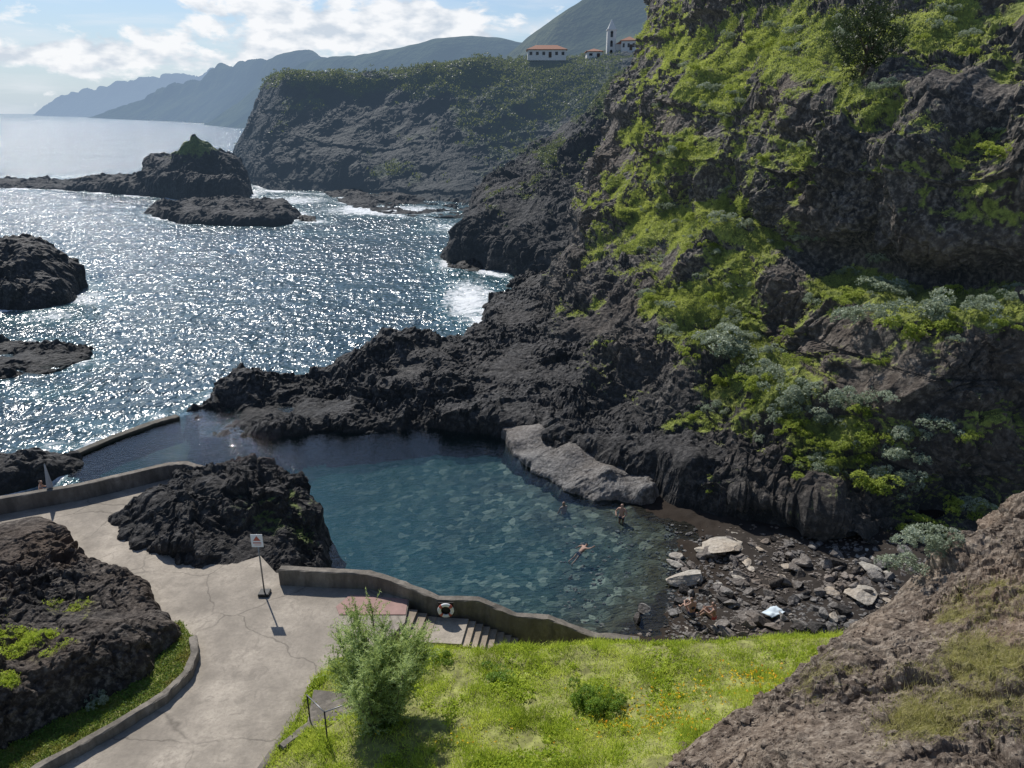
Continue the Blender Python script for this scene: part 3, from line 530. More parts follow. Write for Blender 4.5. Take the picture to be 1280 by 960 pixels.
def wall(name,pts,width,height,mat,label,cat='wall',sub=6,jit=.015):
    P=np.array(pts); Q=[P[0]]
    for a,b in zip(P[:-1],P[1:]):
        for k in range(1,sub+1): Q.append(a+(b-a)*k/sub)
    Q=np.array(Q); T=np.gradient(Q,axis=0); T[:,2]=0; T/=np.linalg.norm(T,axis=1)[:,None]; S=np.stack([-T[:,1],T[:,0],T[:,0]*0],1)*width/2
    ch=.03; hh=height if np.ndim(height) else np.full(len(Q),height)
    U=np.array([0,0,1.])
    prof=[Q-S-U*np.array(hh)[:,None],Q-S-U*ch,Q-S*(1-2*ch/width)+0*U,Q+S*(1-2*ch/width),Q+S-U*ch,Q+S-U*np.array(hh)[:,None]]
    V=np.stack(prof,1); n=len(Q); V=V+rng.normal(size=V.shape)*jit*np.array([1,1,.5]); idx=np.arange(n*6).reshape(n,6); F=[]
    for i in range(n-1):
        for j in range(6): F.append([idx[i,j],idx[i+1,j],idx[i+1,(j+1)%6],idx[i,(j+1)%6]])
    V=V.reshape(-1,3); me=bpy.data.meshes.new(name); me.from_pydata(V.tolist(),[],F+[idx[0].tolist(),idx[-1].tolist()[::-1]]); me.update()
    bm=bmesh.new(); bm.from_mesh(me); bmesh.ops.recalc_face_normals(bm,faces=bm.faces[:]); bm.to_mesh(me); bm.free()
    return obj(name,me,mat,label,cat)
wall('sea_wall',[Z(-120,645,2.8),Z(0,622,2.8),Z(100,605,2.8),Z(208,580,2.8),Z(232,578,2.75),Z(256,585,2.6)],.38,1.1,WALLC,'low concrete sea wall edging the terrace')
wall('breakwater_wall',[Z(72,575,.3),Z(140,546,.3),Z(190,528,.3),Z(222,519,.3)],.6,2.,WALLC,'flat concrete breakwater between pool and ocean')
wall('pool_wall',[Z(350,709,2.75),Z(400,712,2.75),Z(462,715,2.7),Z(505,729,2.6),Z(548,747,2.3),Z(598,748,2.2),Z(645,768,1.65),Z(685,771,1.6),Z(742,793,1.),Z(800,798,.8)],.32,2.4,WALLC,'stepped concrete pool wall descending to the beach')
wall('kerb_wall',[Z(-20,1010,2.35),Z(45,958,2.35),Z(100,928,2.35),Z(150,900,2.35),Z(205,866,2.35),Z(234,838,2.35),Z(243,815,2.35),Z(241,795,2.35)],.26,.6,WALLC,'curved concrete kerb holding a planted bank')
wall('low_wall',[Z(300,995,2.3),Z(352,922,2.3),Z(398,872,2.3),Z(420,852,2.3)],.22,.6,WALLC,'low concrete edging beside the path')
wall('step_wall',[Z(352,932,2.6),Z(384,906,2.6),Z(452,917,2.85)],.25,.8,WALLC,'short concrete step wall under the tamarisk')
obj('concrete_landing',prism('concrete_landing',[Z(392,862,2.6),Z(452,868,2.6),Z(452,912,2.6),Z(384,904,2.6)],1.5,2.6),WALLC,'small dark concrete landing beside the tamarisk','landing','structure')
pl=[Z(-20,1000,2.15),Z(45,962,2.15),Z(150,905,2.15),Z(205,870,2.15),Z(238,835,2.15),Z(243,800,2.15),Z(225,775,2.15),Z(200,800,2.15),Z(100,880,2.15),Z(-20,920,2.15)]
obj('planting_bed',prism('planting_bed',pl,2.003,2.15),GSOIL,'narrow planted soil bank behind the kerb','planting bed','structure')
pxy=[(p[0],p[1]) for p in pl]; X,Y=np.meshgrid(np.arange(-18,-5,.06),np.arange(12,26,.06)); k=inside(X,Y,pxy); Pp=np.stack([X[k],Y[k],np.full(k.sum(),2.17)],1)
Pp=Pp[rng.random(len(Pp))<.75]; V1,F1,t1=leaves(Pp,np.tile([0,0,1.],(len(Pp),1)),7,.09,.07,.45,.6,np.clip(.4+fbm(Pp/.8,2,4)*.9,0,1))
obj('bank_plants',mesh('bank_plants',V1,F1,False,{'tint':t1}),SUCC,'green and reddish succulents along the kerb','plants','stuff')
V_,n_,veg=LRV; w=np.clip(veg-.45,0,1)+1e-9
Pv,Nv=pick(V_,n_,w,2800); V1,F1,t1=leaves(Pv,Nv,6,.06,.05,.45,.6)
obj('rock_plants',mesh('rock_plants',V1,F1,False,{'tint':t1}),GRASS,'small yellow-green plants on the lava outcrop','plants','stuff')
obj('painted_ramp',prism('painted_ramp',[Z(a,b,2.03) for a,b in [(438,743),(510,749),(507,768),(424,768),(420,758)]],2.004,2.03),REDC,'faded pink painted paving by the pool wall','paving','structure')
def steps(name,A,B,n,wv,zb,label):
    A=np.array(A);B=np.array(B);d=(B-A)/n; bm=bmesh.new()
    for k in range(n):
        a=A+d*k; b=A+d*(k+1); zt=A[2]+d[2]*(k+1)
        q=[a,b,b+wv,a+wv]; t=[bm.verts.new((p[0],p[1],zt)) for p in q]; o=[bm.verts.new((p[0],p[1],zb)) for p in q]
        bm.faces.new(t);bm.faces.new(o[::-1])
        for i in range(4): bm.faces.new((t[i],o[i],o[(i+1)%4],t[(i+1)%4]))
    bmesh.ops.recalc_face_normals(bm,faces=bm.faces[:]); me=bpy.data.meshes.new(name); bm.to_mesh(me); bm.free()
    return obj(name,me,STEPM,label,'stairs')
STEPM=concrete('step_concrete',(.44,.36,.27),False)
wv=np.array([-.2,-1.45,0.])
a0=Z(510,758,2.);a1=Z(546,771,1.6);a2=Z(586,773,1.6);a3=Z(648,797,.75)
steps('concrete_stairs',a0,a1,3,wv,-.5,'worn concrete stairs beside the pool wall') 
obj('stair_landing',prism('stair_landing',[a1+[.004,0,0],a2-[.004,0,0],a2+wv-[.004,0,0],a1+wv+[.004,0,0]],-.5,1.58),CONC,'small concrete stair landing','landing','structure')
steps('concrete_stairs.001',a2,a3,7,wv,-.5,'worn concrete stairs leading down to the beach')
# ================= small object helpers
def cyl(bm,p,q,r1,r2=None,n=12):
    p=Vector(p);q=Vector(q); r2=r1 if r2 is None else r2; L=(q-p).length
    M_=Matrix.Translation((p+q)/2)@(q-p).to_track_quat('Z','Y').to_matrix().to_4x4()
    bmesh.ops.create_cone(bm,cap_ends=True,segments=n,radius1=r1,radius2=r2,depth=L,matrix=M_)
def box(bm,c,s,rot=0):
    bmesh.ops.create_cube(bm,size=1,matrix=Matrix.Translation(c)@Matrix.Rotation(rot,4,'Z')@Matrix.Diagonal((*s,1)))
def fin(bm,name,bev=0,smooth=False):
    if bev: bmesh.ops.bevel(bm,geom=bm.edges[:],offset=bev,segments=2,affect='EDGES')
    me=bpy.data.meshes.new(name); bm.to_mesh(me); bm.free()
    if smooth: me.polygons.foreach_set('use_smooth',[True]*len(me.polygons))
    return me
WHITE=plain('white_paint',(.75,.75,.73),.5,var=.1); CANV=plain('canvas',(.5,.5,.5),.8,var=.2); METAL=plain('galvanised_metal',(.25,.25,.25),.45,metal=.6); BLACK=plain('black_rubber',(.02,.02,.02),.6); RUST=plain('faded_sign_red',(.45,.12,.08),.6)
sg=obj('warning_sign',None,None,'white warning sign on a metal post with block base','sign',loc=Z(331,743,2.0))
bm=bmesh.new(); cyl(bm,(0,0,.12),(0,0,2.75),.03); obj('post',fin(bm,'post',smooth=True),METAL,parent=sg)
bm=bmesh.new(); box(bm,(0,0,.07),(.42,.42,.14)); obj('base',fin(bm,'base',.02),BLACK,parent=sg)
bm=bmesh.new(); box(bm,(0,-.05,2.5),(.46,.02,.56)); obj('panel',fin(bm,'panel',.004),WHITE,parent=sg)
bm=bmesh.new(); v=[bm.verts.new(p) for p in ((-.15,-.064,2.5),(.15,-.064,2.5),(0,-.064,2.72))]; bm.faces.new(v)
obj('warning_triangle',fin(bm,'warning_triangle'),RUST,parent=sg)
bm=bmesh.new(); box(bm,(0,-.064,2.41),(.32,.006,.045)); box(bm,(.02,-.064,2.32),(.26,.006,.018)); obj('lettering',fin(bm,'lettering'),RUST,parent=sg)
lb=obj('lifebuoy',None,None,'white and dark lifebuoy ring hung on the wall','lifebuoy',loc=Z(558,757,2.05)+np.array([0,-.3,0.]))
def torus(name,R,r,a0=0,a1=6.2832,n=28):
    V=[];F=[];m_=12
    for i in range(n+1):
        a=a0+(a1-a0)*i/n
        for j in range(m_):
            b=6.2832*j/m_; rr=R+r*math.cos(b); V.append((rr*math.cos(a),r*.8*math.sin(b),rr*math.sin(a)))
    for i in range(n):
        for j in range(m_): F.append((i*m_+j,i*m_+(j+1)%m_,(i+1)*m_+(j+1)%m_,(i+1)*m_+j))
    me=bpy.data.meshes.new(name); me.from_pydata(V,[],F); me.polygons.foreach_set('use_smooth',[True]*len(F)); return me
obj('ring',torus('ring',.25,.07),WHITE,parent=lb)
for k in range(4):
    a=.785+k*1.5708; obj('band' if k==0 else 'band.%03d'%k,torus('band',.25,.074,a-.22,a+.22,6),RUST,parent=lb)
bm=bmesh.new(); box(bm,(0,.1,0),(.58,.03,.58)); obj('backboard',fin(bm,'backboard',.004),BLACK,parent=lb)
pr=obj('parasol',None,None,'closed white beach parasol standing on the terrace','parasol',loc=Z(67,628,2.))
bm=bmesh.new(); cyl(bm,(0,0,0),(0,0,2.1),.022); obj('pole',fin(bm,'pole',smooth=True),METAL,parent=pr)
bm=bmesh.new(); bmesh.ops.create_cone(bm,cap_ends=False,segments=24,radius1=.15,radius2=.03,depth=1.2,matrix=Matrix.Translation((0,0,1.45)))
for v in bm.verts:
    if v.co.z<1: k=.65+.35*math.cos(8*math.atan2(v.co.y,v.co.x)); v.co.x*=k; v.co.y*=k
obj('canopy',fin(bm,'canopy',smooth=True),CANV,parent=pr)
TOW=plain('yellow_towel',(.6,.42,.05),.9); TOWW=plain('pale_towel',(.6,.68,.72),.9)
def towel(name,c,sx,sy,rot,mat,label):
    n=14; X,Y=np.meshgrid(np.linspace(-sx/2,sx/2,n),np.linspace(-sy/2,sy/2,n)); q=np.stack([X.ravel(),Y.ravel(),X.ravel()*0],1); q[:,2]=.04+.09*fbm(q*3+c[0],2); R=np.array([[math.cos(rot),-math.sin(rot),0],[math.sin(rot),math.cos(rot),0],[0,0,1]])
    q[:,:2]*=(1+.2*fbm(q*2+5,2))[:,None]
    me=mesh(name,q@R.T,gridfaces(n,n),True); o=obj(name,me,mat,label,'towel',loc=c); md=o.modifiers.new('t','SOLIDIFY'); md.thickness=.02; return o
towel('beach_towel',Z(46,622,2.02),1.5,.8,.3,TOW,'yellow towel spread on the terrace')
def bz(px,py):
    p=Z(px,py,.4)
    for _ in range(4): p=Z(px,py,float(beachz(np.array([p[0]]),np.array([p[1]]))[0]))
    return p
towel('beach_towel.001',bz(967,770)+[0,0,.2],.8,.5,.5,TOWW,'pale blue towel thrown over beach stones')
rp=obj('handrail',None,None,'thin metal handrail with posts by the path steps','railing',loc=Z(411,940,2.5))
b2=Vector(Z(388,904,2.5)-Z(411,940,2.5)); b3=Vector(Z(452,914,2.75)-Z(411,940,2.5))
for k,(b,h0_,h1_) in enumerate(((Vector((0,0,0)),-.6,1.5),(b2,-.3,1.1),(b3,-.5,1.2))):
    bm=bmesh.new(); cyl(bm,b+Vector((0,0,h0_)),b+Vector((0,0,h1_)),.022); obj('post' if k==0 else 'post.%03d'%k,fin(bm,'post',smooth=True),BLACK,parent=rp)
bm=bmesh.new(); cyl(bm,(0,0,1.48),b2+Vector((0,0,1.08)),.018); cyl(bm,(0,0,1.48),b3+Vector((0,0,1.18)),.018); obj('rail',fin(bm,'rail',smooth=True),METAL,parent=rp)
# boulders
BOUL=rockmat('boulder_stone',(.09,.084,.079),(.19,.178,.165),(.35,.33,.30),2.5,None,bd=.04); BOULD=rockmat('dark_boulder_stone',(.018,.017,.016),(.05,.045,.042),(.13,.12,.11),2.5,None,bd=.04); PALE=rockmat('pale_stone',(.28,.26,.225),(.40,.375,.32),(.50,.47,.42),2.,None,bd=.04)
shp={}
for mt,key in ((BOUL,'grey'),(BOULD,'dark'),(PALE,'pale')):
    shp[key]=[stone_mesh('boulder_'+key,s+11,.6 if key!='pale' else .26) for s in range(5)]
    for me in shp[key]: me.materials.append(mt)
nb_=0
def boulder(px,py,size,key,fl=None,lab=None):
    global nb_
    p=bz(px,py); o=bpy.data.objects.new('boulder' if nb_==0 else 'boulder.%03d'%nb_,random.choice(shp[key])); sc.collection.objects.link(o); nb_+=1
    o.location=p+np.array([0,0,size*.1]); o.scale=(size,size*random.uniform(.7,1.1),size*(fl or random.uniform(.6,1.1))); o.rotation_euler=(random.uniform(-.4,.4)*(0.2 if key=='pale' else 1),random.uniform(-.4,.4)*(.2 if key=='pale' else 1),random.uniform(0,6.3))
    o['label']=lab or {'grey':'grey rounded beach boulder among stones','dark':'black basalt boulder on the dark beach','pale':'flat pale stone slab on the beach'}[key]; o['category']='boulder'; o['group']='boulders on the beach'
for a in [(905,687,2.4,'pale'),(858,727,2.2,'pale'),(1075,745,1.7,'pale'),(880,690,1.0,'pale'),(1095,725,1.1,'grey'),(797,776,.95,'dark'),(862,766,1.0,'dark'),(850,705,.7,'grey'),(930,700,.8,'grey'),(968,675,.7,'dark'),(985,680,.6,'grey'),(940,682,.6,'grey'),(1000,720,.8,'dark'),(1045,705,1.,'dark'),(1030,770,.9,'grey'),(905,745,.7,'dark'),(960,745,.7,'grey'),(930,772,.8,'grey'),(1110,705,.9,'dark')]: boulder(*a)
while nb_<298:
    px=random.uniform(790,1150); py=random.uniform(655,797)
    if py<664+ (px-900)*.12: continue
    lim=838 if py>690 else 875
    if px<lim:
        if random.random()<.9 or py<700 or px<900-(py-640)*1.: continue
    s_=random.choice([.25,.3,.35,.4,.45,.5,.6,.75,.95])*random.uniform(.8,1.2); boulder(px,py,s_,random.choices(['grey','dark','pale'],[.66,.2,.14])[0])
PV_=[];PF_=[];off=0
b=[stone_mesh('pebble_shape',s,.6,1) for s in range(3)]; bv=[np.array([x.co[:] for x in q.vertices]) for q in b]; bf=[np.array([p.vertices[:] for p in q.polygons]) for q in b]
for q in b: bpy.data.meshes.remove(q)
for k in range(5600):
    px=random.uniform(700,1160); py=random.uniform(655,800)
    if px<832 and random.random()<.85: continue
    if px>850 and py<675 and random.random()<.75: continue
    p=bz(px,py); j=k%3; s_=random.uniform(.06,.22) if random.random()<.85 else random.uniform(.22,.36); SVq=bv[j]*s_+p; PV_.append(SVq); PF_.append(bf[j]+off); off+=len(bv[j])
PVa=np.concatenate(PV_); obj('pebbles',mesh('pebbles',PVa,np.concatenate(PF_),False,{'veg':np.zeros(len(PVa))}),BOUL,'grey pebbles covering the beach','pebbles','stuff')
print('beach',time.time()-T0)
# ================= TAMARISK
def branch_mesh(name,segs,n=7):
    bm=bmesh.new()
    for p,q,r1,r2 in segs: cyl(bm,p,q,r1,r2,n)
    return fin(bm,name,smooth=True)
tb_=Z(478,905,2.9); tt=obj('tamarisk_tree',None,None,'feathery green tamarisk tree beside the path','tree',loc=tb_)
segs=[];P0=[]
for k in range(32):
    a=k*2.4+.2; r=random.uniform(.15,1.3); p=Vector((0,0,-.1)); q=Vector((math.cos(a)*r*.6,math.sin(a)*r*.6,random.uniform(.5,1.3))); e=Vector((math.cos(a)*r*1.2,math.sin(a)*r*1.2,random.uniform(1.6,4.3-r*1.1)))
    segs+=[(p,q,.06,.04),(q,e,.04,.01)]
    ax=(e-q).normalized()
    for t in np.linspace(-.4,1.,13):
        c=q.lerp(e,t)
        for _ in range(9):
            d=np.array(ax)*.6+np.array([random.gauss(0,.5),random.gauss(0,.5),random.uniform(.0,.9)]); d/=np.linalg.norm(d); L=random.uniform(.4,1.)
            tt_=np.linspace(0,1,30)[:,None]; P0.append(np.array(c)+d*L*tt_+np.array([0,0,-.25*L])*tt_**2)
obj('trunk',branch_mesh('trunk',segs),BARK,parent=tt)
P0=np.concatenate(P0); k=len(P0); dirs=rng.normal(size=(k,3))*.8+[0,0,.5]; dirs/=np.linalg.norm(dirs,axis=1)[:,None]; s_=rng.uniform(.05,.12,(k,1)); bb=np.cross(dirs,rng.normal(size=(k,3))); bb/=np.linalg.norm(bb,axis=1)[:,None]
V1=np.stack([P0-bb*.013,P0+bb*.013,P0+dirs*s_],1).reshape(-1,3); tn=np.repeat(np.clip(.58+fbm(P0*1.6,2,3)*.9+rng.normal(size=k)*.15,0,1),3)
obj('crown',mesh('crown',V1,np.arange(k*3).reshape(-1,3),False,{'tint':tn}),TAM,parent=tt)
# ================= SHRUBS
SM=[]
for v_ in range(5):
    n_l=rng.integers(6,10); cs=rng.normal(size=(n_l,3))*np.array([.45,.45,.2]); cs[:,2]=np.abs(cs[:,2])+.25
    pts=[]
    for c in cs:
        q=rng.normal(size=(38,3)); q/=np.linalg.norm(q,axis=1)[:,None]; q[:,2]=np.abs(q[:,2])*1.-.15; pts.append(c+q*rng.uniform(.18,.38))
    pts=np.concatenate(pts); nn=pts-pts.mean(0); nn/=np.linalg.norm(nn,axis=1)[:,None]
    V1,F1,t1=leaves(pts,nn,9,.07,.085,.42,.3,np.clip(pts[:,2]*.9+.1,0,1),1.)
    SM.append(mesh('shrub',V1,F1,False,{'tint':t1}))
Vf,nf,vegf,pxf,pyf=FV
sh_n=0; CM={}
def shrub(pos,size,mat,lab,grp):
    global sh_n
    me=SM[sh_n%5]; key=mat.name
    if (key,sh_n%5) not in CM:
        c=me.copy(); c.materials.append(mat); CM[(key,sh_n%5)]=c
    o=bpy.data.objects.new('shrub' if sh_n==0 else 'shrub.%03d'%sh_n,CM[(key,sh_n%5)]); sc.collection.objects.link(o); sh_n+=1
    o.location=pos; o.scale=(size*random.uniform(.85,1.2),size*random.uniform(.85,1.2),size*random.uniform(.7,1.)); o.rotation_euler=(random.uniform(-.15,.15),random.uniform(-.15,.15),random.uniform(0,6.3)); o['label']=lab; o['category']='shrub'; o['group']=grp
LUSH=leafmat('lush_leaves',[(.07,.10,.018),(.22,.29,.05),(.46,.52,.12)],.45)
def at(px,py):
    d=(pxf-px)**2+(pyf-py)**2; c=np.where(d<60)[0]
    if len(c)==0: return Vf[np.argmin(d)]
    return Vf[c[np.argmin(Vf[c,1])]]
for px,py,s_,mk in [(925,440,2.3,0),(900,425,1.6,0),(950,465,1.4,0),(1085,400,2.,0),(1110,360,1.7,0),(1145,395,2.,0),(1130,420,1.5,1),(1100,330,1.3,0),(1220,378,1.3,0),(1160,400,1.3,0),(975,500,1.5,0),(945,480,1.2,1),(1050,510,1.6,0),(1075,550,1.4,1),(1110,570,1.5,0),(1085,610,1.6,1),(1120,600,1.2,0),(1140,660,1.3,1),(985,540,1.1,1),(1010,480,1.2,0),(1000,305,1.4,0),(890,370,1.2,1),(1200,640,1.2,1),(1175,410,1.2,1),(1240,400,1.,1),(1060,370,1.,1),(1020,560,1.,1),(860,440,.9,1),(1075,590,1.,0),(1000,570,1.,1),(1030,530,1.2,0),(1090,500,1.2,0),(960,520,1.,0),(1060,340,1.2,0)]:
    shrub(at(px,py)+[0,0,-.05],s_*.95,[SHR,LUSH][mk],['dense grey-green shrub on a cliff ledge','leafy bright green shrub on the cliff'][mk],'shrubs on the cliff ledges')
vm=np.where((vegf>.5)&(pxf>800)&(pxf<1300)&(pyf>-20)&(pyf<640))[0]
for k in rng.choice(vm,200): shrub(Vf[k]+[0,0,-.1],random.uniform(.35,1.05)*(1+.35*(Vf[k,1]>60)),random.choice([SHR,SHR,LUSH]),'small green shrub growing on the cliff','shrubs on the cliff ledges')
for k,(px,py,s_) in enumerate([(740,888,1.6),(722,882,1.2),(757,884,1.2),(570,850,1.),(600,860,1.1),(560,830,.9),(620,850,1.)]):
    shrub(gat(px,py)+[0,0,-.03],s_*.62,BUSH,'low leafy green bush in the grass','bushes on the grass slope')
for px,py,s_,z in [(1150,690,1.2,8.),(1130,715,.9,7.4),(1165,675,.8,8.3)]: shrub(D(px,py,18.2),s_*.8,SHR,'green shrub at the edge of the slope','bushes on the slope edge')
shrub(Z(122,885,2.15),.55,SHR,'small dark green bush behind the kerb','bushes by the kerb')
p=at(1075,85); tr=obj('cliff_tree',None,None,'dark evergreen tree growing on the cliff','tree',loc=p)
obj('trunk',branch_mesh('trunk',[((0,0,-.5),(.1,0,2.2),.18,.1),((.1,0,1.),(.9,.2,2.4),.08,.04),((0,0,1.2),(-.8,0,2.6),.08,.04)]),BARK,parent=tr)
q=rng.normal(size=(900,3)); q/=np.linalg.norm(q,axis=1)[:,None]; q*=rng.random((900,1))**.33*np.array([2.3,2.,2.4]); q[:,2]+=2.; q+=fbm(q,2,3)[:,None]*.7
V1,F1,t1=leaves(q,q*0+[0,0,1],12,.22,.16,.4,.5); DK=leafmat('dark_leaves',[(.02,.03,.015),(.045,.065,.025),(.09,.11,.05)],.2,tc=(.1,.13,.04))
obj('crown',mesh('crown',V1,F1,False,{'tint':t1}),DK,parent=tr)
# ================= BUILDINGS
ROOF=plain('orange_roof_tiles',(.36,.17,.11),.8,var=.3,sc_=2); WALLP=plain('white_render',(.66,.65,.62),.8,var=.08,sc_=.5); GLASS=plain('dark_glass',(.03,.035,.045),.2,spec=.5)
def house(name,loc,w,d,h,rh,label,cat,rot=0,win=5,ov=.4):
    e=obj(name,None,None,label,cat,loc=loc); e.rotation_euler=(0,0,rot)
    bm=bmesh.new(); box(bm,(0,0,h/2-.4),(w,d,h+.8)); obj('wall',fin(bm,'wall'),WALLP,parent=e)
    bm=bmesh.new(); a=[(-w/2-ov,-d/2-ov,h+.01),(w/2+ov,-d/2-ov,h+.01),(w/2+ov,d/2+ov,h+.01),(-w/2-ov,d/2+ov,h+.01)]; lo=[bm.verts.new(v) for v in a]; up=[bm.verts.new((x,y,h+.2)) for x,y,z in a]; r1=bm.verts.new((-w/2+d/2*.8,0,h+rh)); r2=bm.verts.new((w/2-d/2*.8,0,h+rh))
    bm.faces.new(lo[::-1])
    for i in range(4): bm.faces.new((lo[i],lo[(i+1)%4],up[(i+1)%4],up[i]))
    bm.faces.new((up[0],up[1],r2,r1)); bm.faces.new((up[1],up[2],r2)); bm.faces.new((up[2],up[3],r1,r2)); bm.faces.new((up[3],up[0],r1))
    obj('roof',fin(bm,'roof'),ROOF,parent=e)
    for k in range(win):
        bm=bmesh.new(); box(bm,(-w/2+w*(k+.5)/win,-d/2-.03,h*.55),(w/win*.42,.1,h*.42)); obj('window' if k==0 else 'window.%03d'%k,fin(bm,'window'),GLASS,parent=e)
    bm=bmesh.new(); box(bm,(w*.5/win+.0,-d/2-.04,h*.33),(w/win*.01+.9,.12,h*.62)) 
    obj('door',fin(bm,'door'),BARK,parent=e)
    return e
house('house',D(683,73,266),12.5,7,2.3,1.7,'long white house with orange hipped roof','house',0,6)
house('house.001',D(786,64,280),5,6,3.,1.6,'small white house with orange roof','house',-.2,3)
house('house.002',D(742,73,270),5,6,1.8,1.2,'small white outbuilding with orange roof','house',0,2)
cpos=D(763,72,284); ch=obj('church',None,None,'white village church with a pointed bell tower','church',loc=cpos); ch.scale=(.84,.84,.84)
bm=bmesh.new(); box(bm,(0,0,4.2),(3.6,3.2,12.4)); box(bm,(0,0,10.5),(4.1,3.7,.3)); obj('tower',fin(bm,'tower'),WALLP,parent=ch)
bm=bmesh.new(); bmesh.ops.create_cone(bm,cap_ends=True,segments=4,radius1=2.4,radius2=.05,depth=4.0,matrix=Matrix.Translation((0,0,12.65))@Matrix.Rotation(.785,4,'Z')); obj('spire',fin(bm,'spire'),WALLP,parent=ch)
bm=bmesh.new(); box(bm,(5.4,3,1.5),(7.,10,7.)); obj('nave',fin(bm,'nave'),WALLP,parent=ch)
bm=bmesh.new(); v=[bm.verts.new(p) for p in ((1.6,-2.3,5.01),(9.2,-2.3,5.01),(5.4,-2.3,7.2),(1.6,8.3,5.01),(9.2,8.3,5.01),(5.4,8.3,7.2))]
for f in ((0,1,2),(3,5,4),(0,2,5,3),(1,4,5,2),(0,3,4,1)): bm.faces.new([v[i] for i in f])
obj('roof',fin(bm,'roof'),ROOF,parent=ch)
for k,zz_ in enumerate((8.6,5.,1.5)):
    bm=bmesh.new(); box(bm,(0,-1.64,zz_),(1.0,.12,1.9)); cyl(bm,(0,-1.7,zz_+.95),(0,-1.58,zz_+.95),.5,.5,16); obj('window' if k==0 else 'window.%03d'%k,fin(bm,'window'),GLASS,parent=ch)
# ================= PEOPLE
SKIN=plain('skin',(.36,.22,.16),.6,var=.05); HAIR=plain('hair',(.03,.02,.015),.7); SWB=plain('swimwear_dark',(.03,.04,.08),.7); SWR=plain('swimwear_red',(.4,.06,.05),.7); SHIRT=plain('dark_shirt',(.03,.03,.035),.8)
def person(idx,loc,rot,pose,label,wear=SWB,top=None,scl=1.):
    J={'pel':(0,0,.95),'spine':(0,0,1.15),'chest':(0,0,1.35),'neck':(0,0,1.5),'chin':(0,.02,1.57),'head':(0,.01,1.64),'crown':(0,-.01,1.71),
       'lh':(-.1,0,.9),'lk':(-.11,.02,.5),'la':(-.11,-.02,.08),'lt':(-.12,.16,.03),'rh':(.1,0,.9),'rk':(.11,.02,.5),'ra':(.11,-.02,.08),'rt':(.12,.16,.03),
       'ls':(-.19,0,1.42),'le':(-.27,-.02,1.15),'lw':(-.28,.06,.9),'rs':(.19,0,1.42),'re':(.27,-.02,1.15),'rw':(.28,.06,.9)}
    J.update(pose); R={'pel':.13,'spine':.12,'chest':.14,'neck':.055,'chin':.07,'head':.095,'crown':.07,'h':.09,'k':.055,'a':.04,'t':.03,'s':.06,'e':.042,'w':.028}
    names=list(J); E=[('pel','spine'),('spine','chest'),('chest','neck'),('neck','chin'),('chin','head'),('head','crown'),('pel','lh'),('lh','lk'),('lk','la'),('la','lt'),('pel','rh'),('rh','rk'),('rk','ra'),('ra','rt'),('chest','ls'),('ls','le'),('le','lw'),('chest','rs'),('rs','re'),('re','rw')]
    V=[J[n] for n in names]; rad=[R.get(n) or R[n[1]] for n in names]; ed=[(names.index(a),names.index(b)) for a,b in E]
    for s_ in 'lr':
        w=Vector(J[s_+'w']); e=Vector(J[s_+'e']); d=(w-e).normalized(); sd=d.orthogonal().normalized(); V.append(tuple(w+d*.07)); rad.append(.032); pi=len(V)-1; ed.append((names.index(s_+'w'),pi))
        for k in range(5):
            o_=(k-2)*.018; L=[.05,.08,.088,.08,.06][k]; V.append(tuple(w+d*(.08+L)+sd*o_*1.6)); rad.append(.009); ed.append((pi,len(V)-1))
    me=bpy.data.meshes.new('person'); me.from_pydata(V,ed,[]); o=obj('person' if idx==0 else 'person.%03d'%idx,me,SKIN,label,'person',loc=loc); o.rotation_euler=rot; o.scale=(scl,)*3
    md=o.modifiers.new('skin','SKIN')
    for i,v in enumerate(me.skin_vertices[0].data if len(me.skin_vertices) else []): v.radius=(rad[i],rad[i]); v.use_root=(i==0)
    o.modifiers.new('sub','SUBSURF').levels=1
    def part(nm,pts,rr,mat):
        me=bpy.data.meshes.new(nm); me.from_pydata(pts,[(i,i+1) for i in range(len(pts)-1)],[]); c=obj(nm,me,mat,parent=o); c.modifiers.new('skin','SKIN')
        if len(me.skin_vertices):
            for i,v in enumerate(me.skin_vertices[0].data): v.radius=(rr[i],rr[i]); v.use_root=(i==0)
        c.modifiers.new('sub','SUBSURF').levels=1
    lh,rh=Vector(J['lh']),Vector(J['rh']); lk,rk=Vector(J['lk']),Vector(J['rk']); pel=Vector(J['pel'])
    part('shorts',[tuple(lh.lerp(lk,.35)),tuple(lh),tuple(pel),tuple(rh),tuple(rh.lerp(rk,.35))],[.1,.112,.145,.112,.1],wear)
    hd=Vector(J['head']); cr2=Vector(J['crown']); up=(cr2-hd).normalized()
    part('hair',[tuple(hd+Vector((0,-.035,0))),tuple(cr2+up*.01)],[.1,.085],HAIR)
    if top: part('shirt',[J['spine'],J['chest']],[.15,.175],top)
    return o
from math import radians as rd
person(0,Z(776,664,-.75),(0,0,2.6),{'le':(-.33,.1,1.2),'lw':(-.26,.3,1.15),'re':(.33,.08,1.2),'rw':(.22,.28,1.15)},'person wading waist deep in dark shorts',scl=.95)
sw={'ls':(-.2,0,1.44),'le':(-.38,.0,1.3),'lw':(-.5,.05,1.15),'rs':(.2,0,1.44),'re':(.38,0,1.55),'rw':(.46,.05,1.75),'lk':(-.14,.0,.5),'la':(-.2,-.05,.1),'rk':(.14,0,.5),'ra':(.16,-.05,.1)}
person(1,Z(712,706,-.5),(rd(-50),0,rd(-60)),sw,'person swimming in the clear pool water',SWB,scl=.78)
person(2,Z(704,662,-1.5),(0,0,.5),{'le':(-.22,.1,1.15),'lw':(-.3,.2,.95),'re':(.22,.1,1.15),'rw':(.3,.2,.95)},'swimmer with head and shoulders above water')
